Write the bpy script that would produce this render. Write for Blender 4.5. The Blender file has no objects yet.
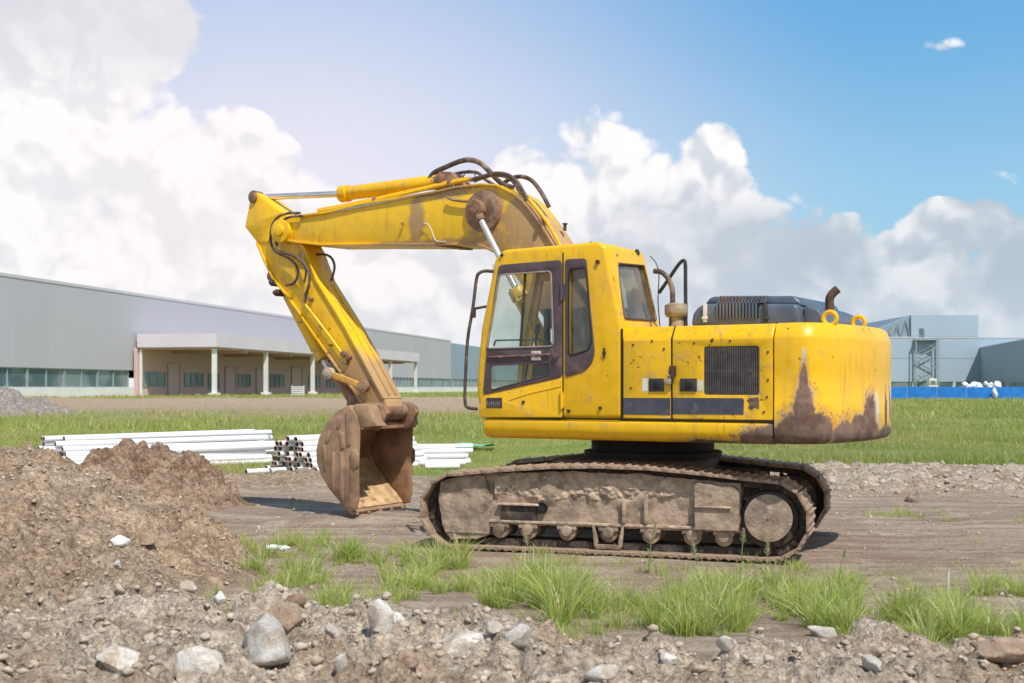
import bpy, bmesh, math, random
import numpy as np
from mathutils import Vector, Matrix, noise as mnoise
random.seed(7); RNG = np.random.default_rng(7)
R = math.radians
sc = bpy.context.scene
COL = sc.collection
FOC, EYE, HZ = 1260.0, 1.65, 387.0          # focal length (px of a 1024 wide frame), eye height, horizon row

# ------------------------------------------------------------------ object helpers
def tag(o, label=None, cat=None, group=None, kind=None):
    if label: o['label'] = label
    if cat: o['category'] = cat
    if group: o['group'] = group
    if kind: o['kind'] = kind
    return o
def empty(name, loc=(0, 0, 0), rz=0.0):
    o = bpy.data.objects.new(name, None); COL.objects.link(o)
    o.location = loc; o.rotation_euler = (0, 0, rz); o.empty_display_size = .3
    return o
def link_mesh(name, me, mat, parent=None):
    o = bpy.data.objects.new(name, me); COL.objects.link(o)
    if mat is not None: me.materials.append(mat)
    if parent is not None: o.parent = parent
    return o
def smooth(me, ang=35):
    me.polygons.foreach_set('use_smooth', [True] * len(me.polygons))
    me.set_sharp_from_angle(angle=R(ang))
class MB:
    """collects vertices and faces of ONE mesh"""
    def __init__(s): s.v = []; s.f = []
    def add(s, vs, fs):
        n = len(s.v); s.v += [tuple(v) for v in vs]; s.f += [tuple(i + n for i in f) for f in fs]; return s
    def box(s, x0, x1, y0, y1, z0, z1, M=None):
        vs = [Vector((x, y, z)) for x in (x0, x1) for y in (y0, y1) for z in (z0, z1)]
        if M is not None: vs = [M @ v for v in vs]
        return s.add(vs, [(0, 1, 3, 2), (4, 6, 7, 5), (0, 4, 5, 1), (2, 3, 7, 6), (0, 2, 6, 4), (1, 5, 7, 3)])
    def prism(s, pts, y0, y1):                       # polygon in x,z pushed along y
        n = len(pts)
        vs = [(p[0], y0, p[1]) for p in pts] + [(p[0], y1, p[1]) for p in pts]
        fs = [tuple(range(n)), tuple(range(2 * n - 1, n - 1, -1))] + [(i, i + n, (i + 1) % n + n, (i + 1) % n) for i in range(n)]
        return s.add(vs, fs)
    def xprism(s, pts, x0, x1):                      # polygon in y,z pushed along x
        n = len(pts)
        vs = [(x0, p[0], p[1]) for p in pts] + [(x1, p[0], p[1]) for p in pts]
        fs = [tuple(range(n)), tuple(range(2 * n - 1, n - 1, -1))] + [(i, i + n, (i + 1) % n + n, (i + 1) % n) for i in range(n)]
        return s.add(vs, fs)
    def cyl(s, a, b, r, r2=None, n=20, cap=True):
        a, b = Vector(a), Vector(b); r2 = r if r2 is None else r2
        q = (b - a).to_track_quat('Z', 'Y'); vs = []
        for p, rr in ((a, r), (b, r2)):
            vs += [p + q @ Vector((rr * math.cos(2 * math.pi * k / n), rr * math.sin(2 * math.pi * k / n), 0)) for k in range(n)]
        fs = [(i, (i + 1) % n, (i + 1) % n + n, i + n) for i in range(n)]
        if cap: fs += [tuple(range(n - 1, -1, -1)), tuple(range(n, 2 * n))]
        return s.add(vs, fs)
    def tube(s, pts, r, n=10, sm=4):
        P = [Vector(p) for p in pts]
        if sm > 1 and len(P) > 2:                    # Catmull-Rom
            Q = []; E = [2 * P[0] - P[1]] + P + [2 * P[-1] - P[-2]]
            for i in range(1, len(E) - 2):
                for k in range(sm):
                    t = k / sm; a, b, c, d = E[i - 1], E[i], E[i + 1], E[i + 2]
                    Q.append(.5 * ((2 * b) + (c - a) * t + (2 * a - 5 * b + 4 * c - d) * t * t + (3 * b - a - 3 * c + d) * t ** 3))
            Q.append(P[-1]); P = Q
        vs = []; up = None; L = len(P)
        for i, p in enumerate(P):
            t = (P[min(i + 1, L - 1)] - P[max(i - 1, 0)]).normalized()
            if up is None: up = t.orthogonal().normalized()
            up = (up - t * up.dot(t)).normalized(); sd = t.cross(up)
            vs += [p + (up * math.cos(2 * math.pi * k / n) + sd * math.sin(2 * math.pi * k / n)) * r for k in range(n)]
        fs = [(i * n + k, i * n + (k + 1) % n, (i + 1) * n + (k + 1) % n, (i + 1) * n + k) for i in range(L - 1) for k in range(n)]
        fs += [tuple(range(n - 1, -1, -1)), tuple((L - 1) * n + k for k in range(n))]
        return s.add(vs, fs)
    def loft(s, rings, cap=True):
        n = len(rings[0]); vs = [v for r in rings for v in r]
        fs = [(i * n + k, i * n + (k + 1) % n, (i + 1) * n + (k + 1) % n, (i + 1) * n + k) for i in range(len(rings) - 1) for k in range(n)]
        if cap: fs += [tuple(range(n - 1, -1, -1)), tuple((len(rings) - 1) * n + k for k in range(n))]
        return s.add(vs, fs)
    def mesh(s, name):
        me = bpy.data.meshes.new(name); me.from_pydata(s.v, [], s.f); me.validate()
        bm = bmesh.new(); bm.from_mesh(me); bmesh.ops.recalc_face_normals(bm, faces=bm.faces); bm.to_mesh(me); bm.free()
        return me
    def build(s, name, mat, parent=None, bevel=0, seg=2, ang=35):
        me = s.mesh(name)
        o = link_mesh(name, me, mat, parent)
        if bevel:
            m = o.modifiers.new('bevel', 'BEVEL'); m.width = bevel; m.segments = seg; m.limit_method = 'ANGLE'; m.angle_limit = R(28)
            apply_mods(o)
        smooth(o.data, ang)
        return o
def apply_mods(o):
    bpy.context.view_layer.update()
    dg = bpy.context.evaluated_depsgraph_get(); dg.update()
    me = bpy.data.meshes.new_from_object(o.evaluated_get(dg)); me.name = o.name
    old = o.data; o.modifiers.clear(); o.data = me; bpy.data.meshes.remove(old)
def cut(o, cutters):
    for c in cutters:
        m = o.modifiers.new('cut', 'BOOLEAN'); m.operation = 'DIFFERENCE'; m.object = c; m.solver = 'EXACT'
    apply_mods(o)
    for c in cutters: bpy.data.objects.remove(c)
def rounded(pts, r, n=4):
    out = []; N = len(pts)
    for i in range(N):
        p = Vector(pts[i]); a = Vector(pts[i - 1]) - p; b = Vector(pts[(i + 1) % N]) - p
        rr = min(r, a.length * .45, b.length * .45); a.normalize(); b.normalize()
        for k in range(n + 1):
            t = k / n; out.append(tuple(p + a * rr * (1 - t) ** 2 + b * rr * t ** 2))
    return out
def plate(name, outer, holes, y0, y1, mat, parent, bevel=.004, rad=.03, hrad=.03, mapf=None):
    """flat plate with holes: outline in (x,z), thickness y0..y1"""
    cu = bpy.data.curves.new(name, 'CURVE'); cu.dimensions = '2D'; cu.fill_mode = 'BOTH'
    th = abs(y1 - y0); cu.extrude = max(th / 2 - bevel, .0005); cu.bevel_depth = bevel; cu.bevel_resolution = 1; cu.offset = -bevel
    for poly, rr in [(outer, rad)] + [(h, hrad) for h in holes]:
        pp = rounded(poly, rr) if rr > 0 else [tuple(p) for p in poly]
        sp = cu.splines.new('POLY'); sp.points.add(len(pp) - 1); sp.use_cyclic_u = True
        for q, p in zip(sp.points, pp): q.co = (p[0], p[1], 0, 1)
    t = bpy.data.objects.new(name, cu); COL.objects.link(t)
    bpy.context.view_layer.update(); dg = bpy.context.evaluated_depsgraph_get(); dg.update()
    me = bpy.data.meshes.new_from_object(t.evaluated_get(dg)); bpy.data.objects.remove(t)
    ym = (y0 + y1) / 2
    for v in me.vertices:
        x, z, y = v.co.x, v.co.y, v.co.z + ym
        v.co = Vector((x, y, z)) if mapf is None else mapf(x, y, z)
    bm = bmesh.new(); bm.from_mesh(me); bmesh.ops.remove_doubles(bm, verts=bm.verts, dist=1e-5)
    bmesh.ops.recalc_face_normals(bm, faces=bm.faces); bm.to_mesh(me); bm.free()
    me.materials.clear(); me.name = name
    o = link_mesh(name, me, mat, parent); smooth(me, 40)
    return o
def dup(o, parent=None):
    c = o.copy(); COL.objects.link(c)
    if parent is not None: c.parent = parent
    for ch in [x for x in bpy.data.objects if x.parent == o]: dup(ch, c)
    return c

# ------------------------------------------------------------------ material helpers
class NT:
    def __init__(s, nt): s.t = nt; s.n = nt.nodes; s.l = nt.links
    def node(s, typ, **kw):
        n = s.n.new(typ)
        for k, v in kw.items(): setattr(n, k, v)
        return n
    def put(s, sock, v):
        if isinstance(v, bpy.types.NodeSocket): s.l.new(v, sock)
        elif v is not None:
            if hasattr(sock.default_value, '__len__') and not isinstance(v, (int, float)):
                v = tuple(v); L = len(sock.default_value)
                sock.default_value = (v + (1,))[:L] if len(v) < L else v[:L]
            else: sock.default_value = v
    def math(s, op, a, b=0.0, c=None, clamp=False):
        n = s.node('ShaderNodeMath', operation=op, use_clamp=clamp); s.put(n.inputs[0], a); s.put(n.inputs[1], b)
        if c is not None: s.put(n.inputs[2], c)
        return n.outputs[0]
    def vmath(s, op, a, b=None):
        n = s.node('ShaderNodeVectorMath', operation=op); s.put(n.inputs[0], a)
        if b is not None: s.put(n.inputs[1], b)
        return n.outputs['Value'] if op in ('LENGTH', 'DOT_PRODUCT') else n.outputs[0]
    def noise(s, vec, scale, detail=5, rough=.55, dist=0.0, col=False):
        n = s.node('ShaderNodeTexNoise'); s.put(n.inputs['Vector'], vec); n.inputs['Scale'].default_value = scale
        n.inputs['Detail'].default_value = detail; n.inputs['Roughness'].default_value = rough; n.inputs['Distortion'].default_value = dist
        return n.outputs['Color' if col else 'Fac']
    def ramp(s, f, lo, hi, a=0.0, b=1.0, typ='SMOOTHSTEP'):
        n = s.node('ShaderNodeMapRange'); n.interpolation_type = typ; s.put(n.inputs[0], f)
        for i, v in zip((1, 2, 3, 4), (lo, hi, a, b)): s.put(n.inputs[i], v)
        return n.outputs[0]
    def mix(s, f, a, b, blend='MIX'):
        n = s.node('ShaderNodeMix', data_type='RGBA', blend_type=blend); s.put(n.inputs['Factor'], f)
        s.put([i for i in n.inputs if i.name == 'A' and i.type == 'RGBA'][0], a); s.put([i for i in n.inputs if i.name == 'B' and i.type == 'RGBA'][0], b)
        return [o for o in n.outputs if o.type == 'RGBA'][0]
    def blobs(s, vec, bl):
        """largest of 1-|(p-c)/r| over a list of (centre, radii)"""
        out = None
        for c, r in bl:
            d = s.vmath('MULTIPLY', s.vmath('SUBTRACT', vec, c), tuple(1 / q for q in r))
            v = s.math('SUBTRACT', 1.0, s.vmath('LENGTH', d))
            out = v if out is None else s.math('MAXIMUM', out, v)
        return out
def new_mat(name):
    m = bpy.data.materials.new(name); m.use_nodes = True; t = NT(m.node_tree)
    b = t.n['Principled BSDF']; o = t.n['Material Output']
    return m, t, b, o
def coords(t, kind='Object'): return t.node('ShaderNodeTexCoord').outputs[kind]
def bump(t, b, h, dist=.01, st=1.0):
    n = t.node('ShaderNodeBump'); n.inputs['Distance'].default_value = dist; n.inputs['Strength'].default_value = st
    t.put(n.inputs['Height'], h); t.l.new(n.outputs[0], b.inputs['Normal'])
def simple(name, col, rough=.6, metal=0, var=.15, scale=6, bmp=0, spec=.5, dirt=None, dirt_amt=.5):
    m, t, b, o = new_mat(name); p = coords(t)
    n = t.noise(p, scale, 6); c = t.mix(t.ramp(n, .3, .7), tuple(x * (1 - var) for x in col), tuple(min(1, x * (1 + var)) for x in col))
    if dirt: c = t.mix(t.ramp(t.noise(p, scale * .45, 7, .65), .62 - .3 * dirt_amt, .78 - .25 * dirt_amt), c, dirt)
    t.put(b.inputs['Base Color'], c); b.inputs['Metallic'].default_value = metal
    t.put(b.inputs['Roughness'], t.ramp(n, .2, .8, max(0, rough - .1), min(1, rough + .1)))
    b.inputs['Specular IOR Level'].default_value = spec
    if bmp: bump(t, b, t.noise(p, scale * 3, 6), bmp)
    return m

MUD = (.42, .27, .165)
def yellow(name, base=(.88, .495, .003), dirt=.25, grad=None, stain_blobs=(), rust=.5, rust_blobs=(), white_blobs=(), rough=.34, stain=.3, chips=True):
    """worn yellow machine paint. grad=(axis, v_clean, v_dirty) adds mud towards one end"""
    m, t, b, o = new_mat(name); p = coords(t); xyz = t.node('ShaderNodeSeparateXYZ'); t.l.new(p, xyz.inputs[0])
    big = t.noise(p, .9, 4); med = t.noise(p, 4.5, 8, .62); fine = t.noise(p, 28, 6, .65)
    c = t.mix(t.ramp(big, .3, .7), tuple(x * .93 for x in base), base)
    c = t.mix(t.ramp(t.noise(p, 2.2, 6, .6, .4), .5, .8, 0, stain), c, (.62, .34, .05))           # faded, chalky areas
    strk = t.noise(t.vmath('MULTIPLY', p, (9, 9, .9)), 1.0, 6, .6)                                   # runs down the panels
    c = t.mix(t.ramp(strk, .50, .78, 0, .7 * min(1, dirt * 2.4)), c, (.40, .225, .04)); c = t.mix(t.ramp(t.noise(t.vmath('MULTIPLY', p, (22, 22, 1.6)), 1.0, 5, .6), .60, .74, 0, .5), c, (.27, .14, .04)); c = t.mix(t.ramp(t.noise(t.vmath('MULTIPLY', p, (3, 3, 40)), 1.0, 4, .7), .68, .73, 0, .5), c, (.80, .62, .30))
    d = t.ramp(med, .66 - .38 * dirt, .86 - .34 * dirt, 0, 1)
    d = t.math('MULTIPLY', d, t.ramp(fine, .35, .6, .35, 1))
    if grad:
        g = t.ramp(xyz.outputs[grad[0]], grad[1], grad[2], 0, 1)
        gm = t.ramp(t.math('ADD', t.math('MULTIPLY', g, .95), t.math('MULTIPLY', med, .6)), .55, .95, 0, 1)
        d = t.math('MAXIMUM', t.math('MULTIPLY', d, .8), gm)
    d = t.math('MULTIPLY', d, .85)
    c = t.mix(d, c, t.mix(fine, tuple(x * .75 for x in MUD), tuple(x * 1.25 for x in MUD)))
    rn = t.noise(p, 7.5, 9, .72, .3)
    if chips:
        r1 = t.ramp(rn, .685 - .05 * rust, .705 - .05 * rust)
        c = t.mix(r1, c, t.mix(fine, (.10, .045, .02), (.20, .09, .035)))
    if stain_blobs:
        w = t.math('ADD', t.blobs(p, stain_blobs), t.math('MULTIPLY', t.math('SUBTRACT', t.noise(p, 4, 8, .7, .5), .5), 1.6))
        c = t.mix(t.ramp(w, .05, .55, 0, .8), c, t.mix(fine, (.25, .14, .075), (.42, .27, .17)))
    if white_blobs:
        w = t.math('ADD', t.blobs(p, white_blobs), t.math('MULTIPLY', t.math('SUBTRACT', t.noise(p, 7, 7, .65), .5), 1.1))
        c = t.mix(t.ramp(w, .28, .33), c, (.62, .60, .52))
    rm = 0.0
    if rust_blobs:
        w = t.math('ADD', t.blobs(p, rust_blobs), t.math('MULTIPLY', t.math('SUBTRACT', t.noise(p, 6, 10, .74), .5), 1.15))
        w = t.math('ADD', w, t.math('MULTIPLY', t.math('SUBTRACT', strk, .5), .35))
        rim = t.math('MULTIPLY', t.ramp(w, .05, .13), t.ramp(t.noise(p, 3, 3), .45, .6))
        c = t.mix(rim, c, (.66, .55, .36))
        c = t.mix(t.ramp(w, -.25, .22, 0, .65), c, (.48, .25, .05)); sp2 = t.math('MULTIPLY', t.ramp(t.noise(p, 22, 7, .75), .56, .60), t.ramp(w, -.28, .05)); c = t.mix(sp2, c, (.19, .10, .06))
        rm = t.ramp(w, .14, .30)
        rc = t.mix(t.ramp(t.noise(p, 5, 8, .7), .35, .65), (.115, .062, .045), (.235, .150, .110))
        c = t.mix(rm, c, rc)
    t.put(b.inputs['Base Color'], c)
    ro = t.ramp(t.math('MAXIMUM', t.math('MAXIMUM', d, rm), t.ramp(fine, .3, .8, 0, .25)), 0, 1, rough, .9)
    t.put(b.inputs['Roughness'], ro)
    bump(t, b, t.math('ADD', t.math('MULTIPLY', d, fine), t.math('MULTIPLY', t.noise(p, 2.6, 2), 3.2)), .008, .7)
    return m

M = {}
M['yel'] = yellow('paint_yellow', dirt=.31, rust=1.1, stain=.5)
M['yel_panel'] = yellow('paint_yellow_panel', dirt=.37, rust=1.5, stain=.55)
M['yel_base'] = yellow('paint_yellow_base', dirt=.25, rust=.8, rust_blobs=[((-1.75, 1.36, 1.13), (.36, .5, .19)), ((-1.2, 1.36, 1.08), (.45, .5, .10)), ((-1.86, 1.3, 1.3), (.1, .3, .2))])
M['yel_boom'] = yellow('paint_yellow_boom', base=(.92, .54, .006), dirt=.24, rust=.6, grad=(0, 2.0, .7), stain=.5,
                       stain_blobs=[((1.95, .29, 3.66), (.36, .3, .36)), ((2.6, .29, 3.95), (.8, .3, .13)), ((2.9, .29, 3.34), (1.1, .3, .08)), ((2.95, .29, 3.6), (.16, .3, .6)), ((2.0, .29, 3.3), (.5, .3, .3)), ((1.5, .29, 3.5), (.5, .3, .5))])
M['yel_arm'] = yellow('paint_yellow_arm', base=(.92, .54, .006), dirt=.30, rust=.6, grad=(2, 2.7, 1.35), stain=.5)
M['yel_plain'] = yellow('paint_yellow_small', dirt=.3, rust=.4)
M['yel_cw'] = yellow('paint_yellow_counterweight', base=(.88, .495, .003), dirt=.22, rust=1.0, rough=.36,
    rust_blobs=[((-2.12, 1.28, 1.24), (.34, .5, .24)), ((-2.10, 1.28, 1.42), (.12, .25, .34)), ((-2.10, 1.28, 1.62), (.05, .2, .36)), ((-2.4, .55, 1.17), (.5, .75, .25)),
                ((-2.42, .30, 1.32), (.3, .20, .30)), ((-2.42, -.3, 1.14), (.5, .8, .16)), ((-2.3, -.95, 1.25), (.3, .25, .45)), ((-1.85, 1.36, 1.15), (.3, .3, .16)),
                ((-2.42, -.28, 1.35), (.2, .07, .32)), ((-2.42, -.6, 1.45), (.2, .09, .22))],
    white_blobs=[((-2.44, .1, 1.38), (.3, .13, .30)), ((-2.36, -.80, 1.42), (.3, .22, .62)), ((-2.0, 1.33, 1.25), (.20, .2, .22)), ((-2.1, 1.28, 1.92), (.05, .1, .16))])
M['brown_metal'] = simple('muddy_steel', (.235, .125, .075), .75, .0, .35, 9, .006, dirt=(.36, .25, .17), dirt_amt=.5)
M['bucket'] = simple('worn_bucket_steel', (.31, .19, .115), .6, 0, .35, 4, .006, dirt=(.40, .26, .14), dirt_amt=.4)
M['bucket_in'] = simple('bucket_inside', (.33, .185, .11), .7, 0, .35, 5, .006, dirt=(.40, .26, .16), dirt_amt=.35)
M['sand'] = simple('ochre_sand', (.50, .33, .17), .95, 0, .3, 9, .01)
M['chrome'] = simple('polished_rod', (.70, .66, .65), .34, .75, .08, 4, dirt=(.45, .36, .30), dirt_amt=.25)
M['hose'] = simple('hydraulic_hose', (.085, .055, .045), .55, 0, .35, 12, dirt=(.30, .20, .14), dirt_amt=.45)
M['dark'] = simple('dark_steel', (.035, .033, .033), .6, 0, .3, 8, .002, dirt=(.17, .12, .09), dirt_amt=.25)
M['black'] = simple('black_rubber', (.012, .012, .012), .7, 0, .2, 8)
M['frame_pl'] = simple('aubergine_door_paint', (.088, .058, .068), .5, 0, .2, 5, .001, dirt=(.235, .14, .10), dirt_amt=.28)
M['hoodm'] = simple('slate_blue_hood_paint', (.085, .105, .145), .42, 0, .2, 4, .001, dirt=(.16, .15, .15), dirt_amt=.25)
M['stripe'] = simple('grey_blue_stripe', (.068, .070, .095), .5, 0, .2, 10, dirt=(.14, .13, .13), dirt_amt=.2)
M['rust'] = simple('rusty_pipe', (.085, .045, .034), .85, 0, .4, 14, .004)
M['label'] = simple('white_sticker', (.68, .66, .58), .6, 0, .1, 10)
M['prefilter'] = simple('tan_filter_cap', (.36, .29, .19), .6, 0, .2, 10, dirt=(.2, .15, .1), dirt_amt=.3)
M['seat'] = simple('seat_cloth', (.10, .085, .08), .9, 0, .2, 10)
M['mud_track'] = simple('dried_mud_steel', (.38, .28, .205), .9, 0, .3, 8, .012, dirt=(.18, .13, .095), dirt_amt=.4)
M['mud_clump'] = simple('caked_mud', (.49, .365, .265), .95, 0, .3, 12, .015, dirt=(.28, .20, .15), dirt_amt=.4)
M['shoe'] = simple('track_shoe_steel', (.34, .235, .165), .85, 0, .3, 7, .012, dirt=(.12, .08, .06), dirt_amt=.3)
M['track_dark'] = simple('track_link_grease', (.06, .044, .036), .8, 0, .4, 10, .008, dirt=(.20, .14, .10), dirt_amt=.35)
def glass_mat(name, tint, refl=.12, haze=.1, hazecol=(.45, .43, .38)):
    m, t, b, o = new_mat(name); t.n.remove(b)
    tr = t.node('ShaderNodeBsdfTransparent'); tr.inputs[0].default_value = tint + (1,)
    gl = t.node('ShaderNodeBsdfGlossy'); gl.inputs['Roughness'].default_value = .03; gl.inputs[0].default_value = (.9, .95, 1, 1)
    df = t.node('ShaderNodeBsdfDiffuse'); df.inputs[0].default_value = hazecol + (1,)
    fr = t.node('ShaderNodeLayerWeight'); fr.inputs[0].default_value = .5
    p = coords(t); dn = t.ramp(t.noise(p, 3, 6, .6), .35, .75, haze * .3, haze * 1.6)
    m1 = t.node('ShaderNodeMixShader'); t.put(m1.inputs[0], dn); t.l.new(tr.outputs[0], m1.inputs[1]); t.l.new(df.outputs[0], m1.inputs[2])
    m2 = t.node('ShaderNodeMixShader'); t.put(m2.inputs[0], t.math('ADD', t.math('MULTIPLY', t.math('POWER', fr.outputs['Facing'], 4.0), .6), refl, clamp=True)); t.l.new(m1.outputs[0], m2.inputs[1]); t.l.new(gl.outputs[0], m2.inputs[2])
    t.l.new(m2.outputs[0], o.inputs[0]); return m
M['glass'] = glass_mat('cab_glass', (.93, .96, .93), .02, .07)
M['glass_dk'] = glass_mat('cab_glass_tinted', (.74, .72, .64), .05, .22, (.34, .31, .24))

# ------------------------------------------------------------------ camera
cam = bpy.data.cameras.new('camera'); co = bpy.data.objects.new('camera', cam); COL.objects.link(co)
cam.sensor_width = 36; cam.lens = FOC / 1024 * 36; cam.clip_end = 9000; cam.clip_start = .1
co.location = (0, 0, EYE); co.rotation_euler = (R(90), 0, 0); cam.shift_y = (HZ - 341.5) / 1024
cam.dof.use_dof = True; cam.dof.focus_distance = 13.0; cam.dof.aperture_fstop = 3.8
sc.camera = co
def ground_pt(u, v, z=0.0):
    Y = FOC * (EYE - z) / (v - HZ); return ((u - 512) / FOC * Y, Y, z)
def at(u, v, Y): return Vector(((u - 512) / FOC * Y, Y, EYE + (HZ - v) * Y / FOC))

# ------------------------------------------------------------------ the excavator frame of reference
PSI = R(31); CX, CY = 1.52, 13.62
fx, fy = -math.cos(PSI), math.sin(PSI); lx, ly = -math.sin(PSI), -math.cos(PSI)
def H(u, v, yl):                                   # a point seen at (u,v), on the machine's lengthwise plane y=yl -> (x,z)
    k = (u - 512) / FOC; bx, by = CX + yl * lx, CY + yl * ly
    xl = (k * by - bx) / (fx - k * fy); Y = by + xl * fy
    return (xl, EYE + (HZ - v) * Y / FOC)
def H3(u, v, yl): p = H(u, v, yl); return (p[0], yl, p[1])
def HP(u, v, P, N):                                # ray against any plane, in machine coordinates
    d = Vector(((u - 512) / FOC, 1, (HZ - v) / FOC)); ox, oy = -CX, -CY
    D = Vector((d.x * fx + d.y * fy, d.x * lx + d.y * ly, d.z)); O = Vector((ox * fx + oy * fy, ox * lx + oy * ly, EYE))
    P, N = Vector(P), Vector(N); return O + D * ((P - O).dot(N) / D.dot(N))

exc = empty('excavator', (CX, CY, 0), math.pi - PSI)
tag(exc, 'large worn yellow crawler excavator parked on the dirt with its bucket resting on the ground', 'excavator')

# ---------------- house: deck frame, body, doors
S = 1.35
mb = MB()
prof = [(-1.30, 1.12), (1.24, 1.12), (1.31, 1.145), (1.35, 1.20), (1.35, 1.325), (-1.35, 1.325), (-1.35, 1.17)]
mb.xprism(prof, -1.825, 1.33)
deck = mb.build('deck_frame', M['yel_base'], exc, .035, 3)
top = H(622, 327, S)[1]                               # 2.24
XC, XD, XE = H(621.5, 400, S)[0], H(671.5, 400, S)[0], H(773.6, 400, S)[0]
mb = MB()
sec = [(S - .015, 1.325), (S - .015, 2.115), (S - .09, top), (-S + .09, top), (-S + .015, 2.115), (-S + .015, 1.325)]
mb.xprism(sec, XE + .012, XC)
body = mb.build('engine_housing', M['yel_panel'], exc, .02, 3)
# right-hand tank and tool box on the far side of the boom
mb = MB(); mb.box(XC + .001, 1.15, -1.34, -.55, 1.325, 2.1); mb.build('fuel_tank', M['yel_panel'], exc, .04, 3)
mb = MB(); mb.box(XC + .002, .9, -.5, .38, 1.325, 1.5); mb.box(-.1, .45, -.40, -.33, 1.5, 2.15); mb.box(-.1, .45, .30, .37, 1.5, 2.15)
mb.build('boom_bracket', M['dark'], exc, .01)
def panel(name, u0, u1, v0, v1, th=.014, mat='yel_panel', rad=.012, holes=()):
    a, b = H(u0, 400, S)[0], H(u1, 400, S)[0]
    z0, z1 = v1, v0
    return plate(name, [(b, z0), (a, z0), (a, z1), (b, z1)], holes, S - .014, S - .014 + th, M[mat], exc, .005, rad)
gx0, gz1 = H(703.8, 346.7, S); gx1, gz0 = H(759.2, 395, S)
gx0, gx1 = gx1, gx0
d1 = panel('service_door', 623.3, 670.7, 2.105, 1.345)
ghole = [(gx0, gz0), (gx1, gz0), (gx1, gz1), (gx0, gz1)]
d2 = panel('service_door', 672.5, 772.6, 2.105, 1.345, holes=[ghole])
# dark seams behind the door edges
mb = MB()
mb.box(XD - .008, XD + .008, S - .013, S - .004, 1.33, 2.11); mb.box(XE + .004, XC - .002, S - .013, S - .0035, 1.327, 1.343)
mb.xprism([(S - .012, 2.11), (S - .006, 2.118), (S - .088, top + .004), (S - .10, top)], XD - .006, XD + .006)
mb.build('door_seam', M['black'], exc)
# louvre grille
g = MB(); g.box(gx0, gx1, S - .02, S - .012, gz0, gz1); g.build('intake_grille', M['dark'], exc)
gr = bpy.data.objects['intake_grille']
n = 30
for k in range(n):
    x = gx0 + (gx1 - gx0) * (k + .5) / n
    s_ = MB(); 
    if k == 0: slat = MB()
    slat.box(x - .004, x + .004, S - .0115, S - .003, gz0 + .004, gz1 - .004)
slat.box(gx0, gx1, S - .0113, S - .006, (gz0 + gz1) / 2 - .004, (gz0 + gz1) / 2 + .004)
slat.build('grille_slat_mesh', simple('grille_mesh', (.10, .088, .082), .6, 0, .3, 12, dirt=(.2, .15, .11), dirt_amt=.25), gr)
# stripe (two pieces), chipped end
def sidebox(name, u0, v0, u1, v1, y0, y1, mat, parent=exc, bevel=.0):
    x1, z1 = H(u0, v0, S); x0, z0 = H(u1, v1, S)
    return MB().box(x0, x1, y0, y1, z0, z1).build(name, M[mat] if isinstance(mat, str) else mat, parent, bevel)
sidebox('door_stripe', 623.6, 397.8, 670.4, 415, S, S + .003, 'stripe', d1)
x1, z1 = H(672.8, 397.8, S); x0, z0 = H(744, 415, S)
MB().prism([(x1, z1), (x1, z0), (x0 + .004, z0 + .004), (x0, z1 - .01), (x0 + .02, z1)], S, S + .003).build('door_stripe', M['stripe'], d2)
a = [H(u, v, S) for u, v in ((747, 400), (750, 397.8), (759, 397.6), (759, 409), (755, 407), (752, 410), (748, 408), (750, 404))]
MB().prism(a, S, S + .003).build('stripe_remnant', simple('chipped_stripe', (.16, .10, .06), .8, 0, .5, 30), d2)
for (u0, v0, u1, v1, par) in ((642.3, 378.5, 648, 391.5, d1), (697.6, 380.5, 703, 391.5, d2)):
    lb = sidebox('warning_sticker', u0, v0, u1, v1, S, S + .002, 'label', par)
for (u0, v0, u1, v1, par) in ((649.3, 378.5, 664, 391.5, d1), (680.3, 378.5, 697, 391.5, d2)):
    lk = sidebox('door_latch', u0, v0, u1, v1, S - .001, S + .012, 'dark', par, .004)
    cx_, cz_ = H((u0 + u1) / 2 + .5, (v0 + v1) / 2, S)
    MB().box(cx_ - .035, cx_ + .03, S + .012, S + .02, cz_ - .035, cz_ + .035).build('latch_handle', M['black'], par, .004)
hx, hz = H(673, 372, S)
hp = MB().box(hx - .035, hx + .035, S, S + .012, hz - .04, hz + .06).box(hx - .015, hx + .015, S + .012, S + .03, hz - .11, hz + .03).build('padlock_hasp', M['rust'], exc, .004)
px_, pz_ = H(669.5, 381, S)
MB().box(px_ - .03, px_ + .03, S + .004, S + .035, pz_ - .03, pz_ + .02).tube([(px_ - .018, S + .02, pz_ + .02), (px_ - .018, S + .02, pz_ + .05), (px_ + .018, S + .02, pz_ + .05), (px_ + .018, S + .02, pz_ + .02)], .006).build('padlock', simple('padlock_brass', (.5, .42, .32), .4, .6), exc, .004)
# small screws and dents on the side
for u, v in ((633, 345), (631, 388), (664, 349), (694, 343), (712, 340), (768, 352), (768, 380), (767, 397), (764, 412), (690, 413), (730, 341), (652, 341)):
    x, z = H(u, v, S); MB().cyl((x, S - .002, z), (x, S + .006, z), .011, n=8).build('panel_bolt', M['rust'], d1 if u < 671 else d2)

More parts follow.
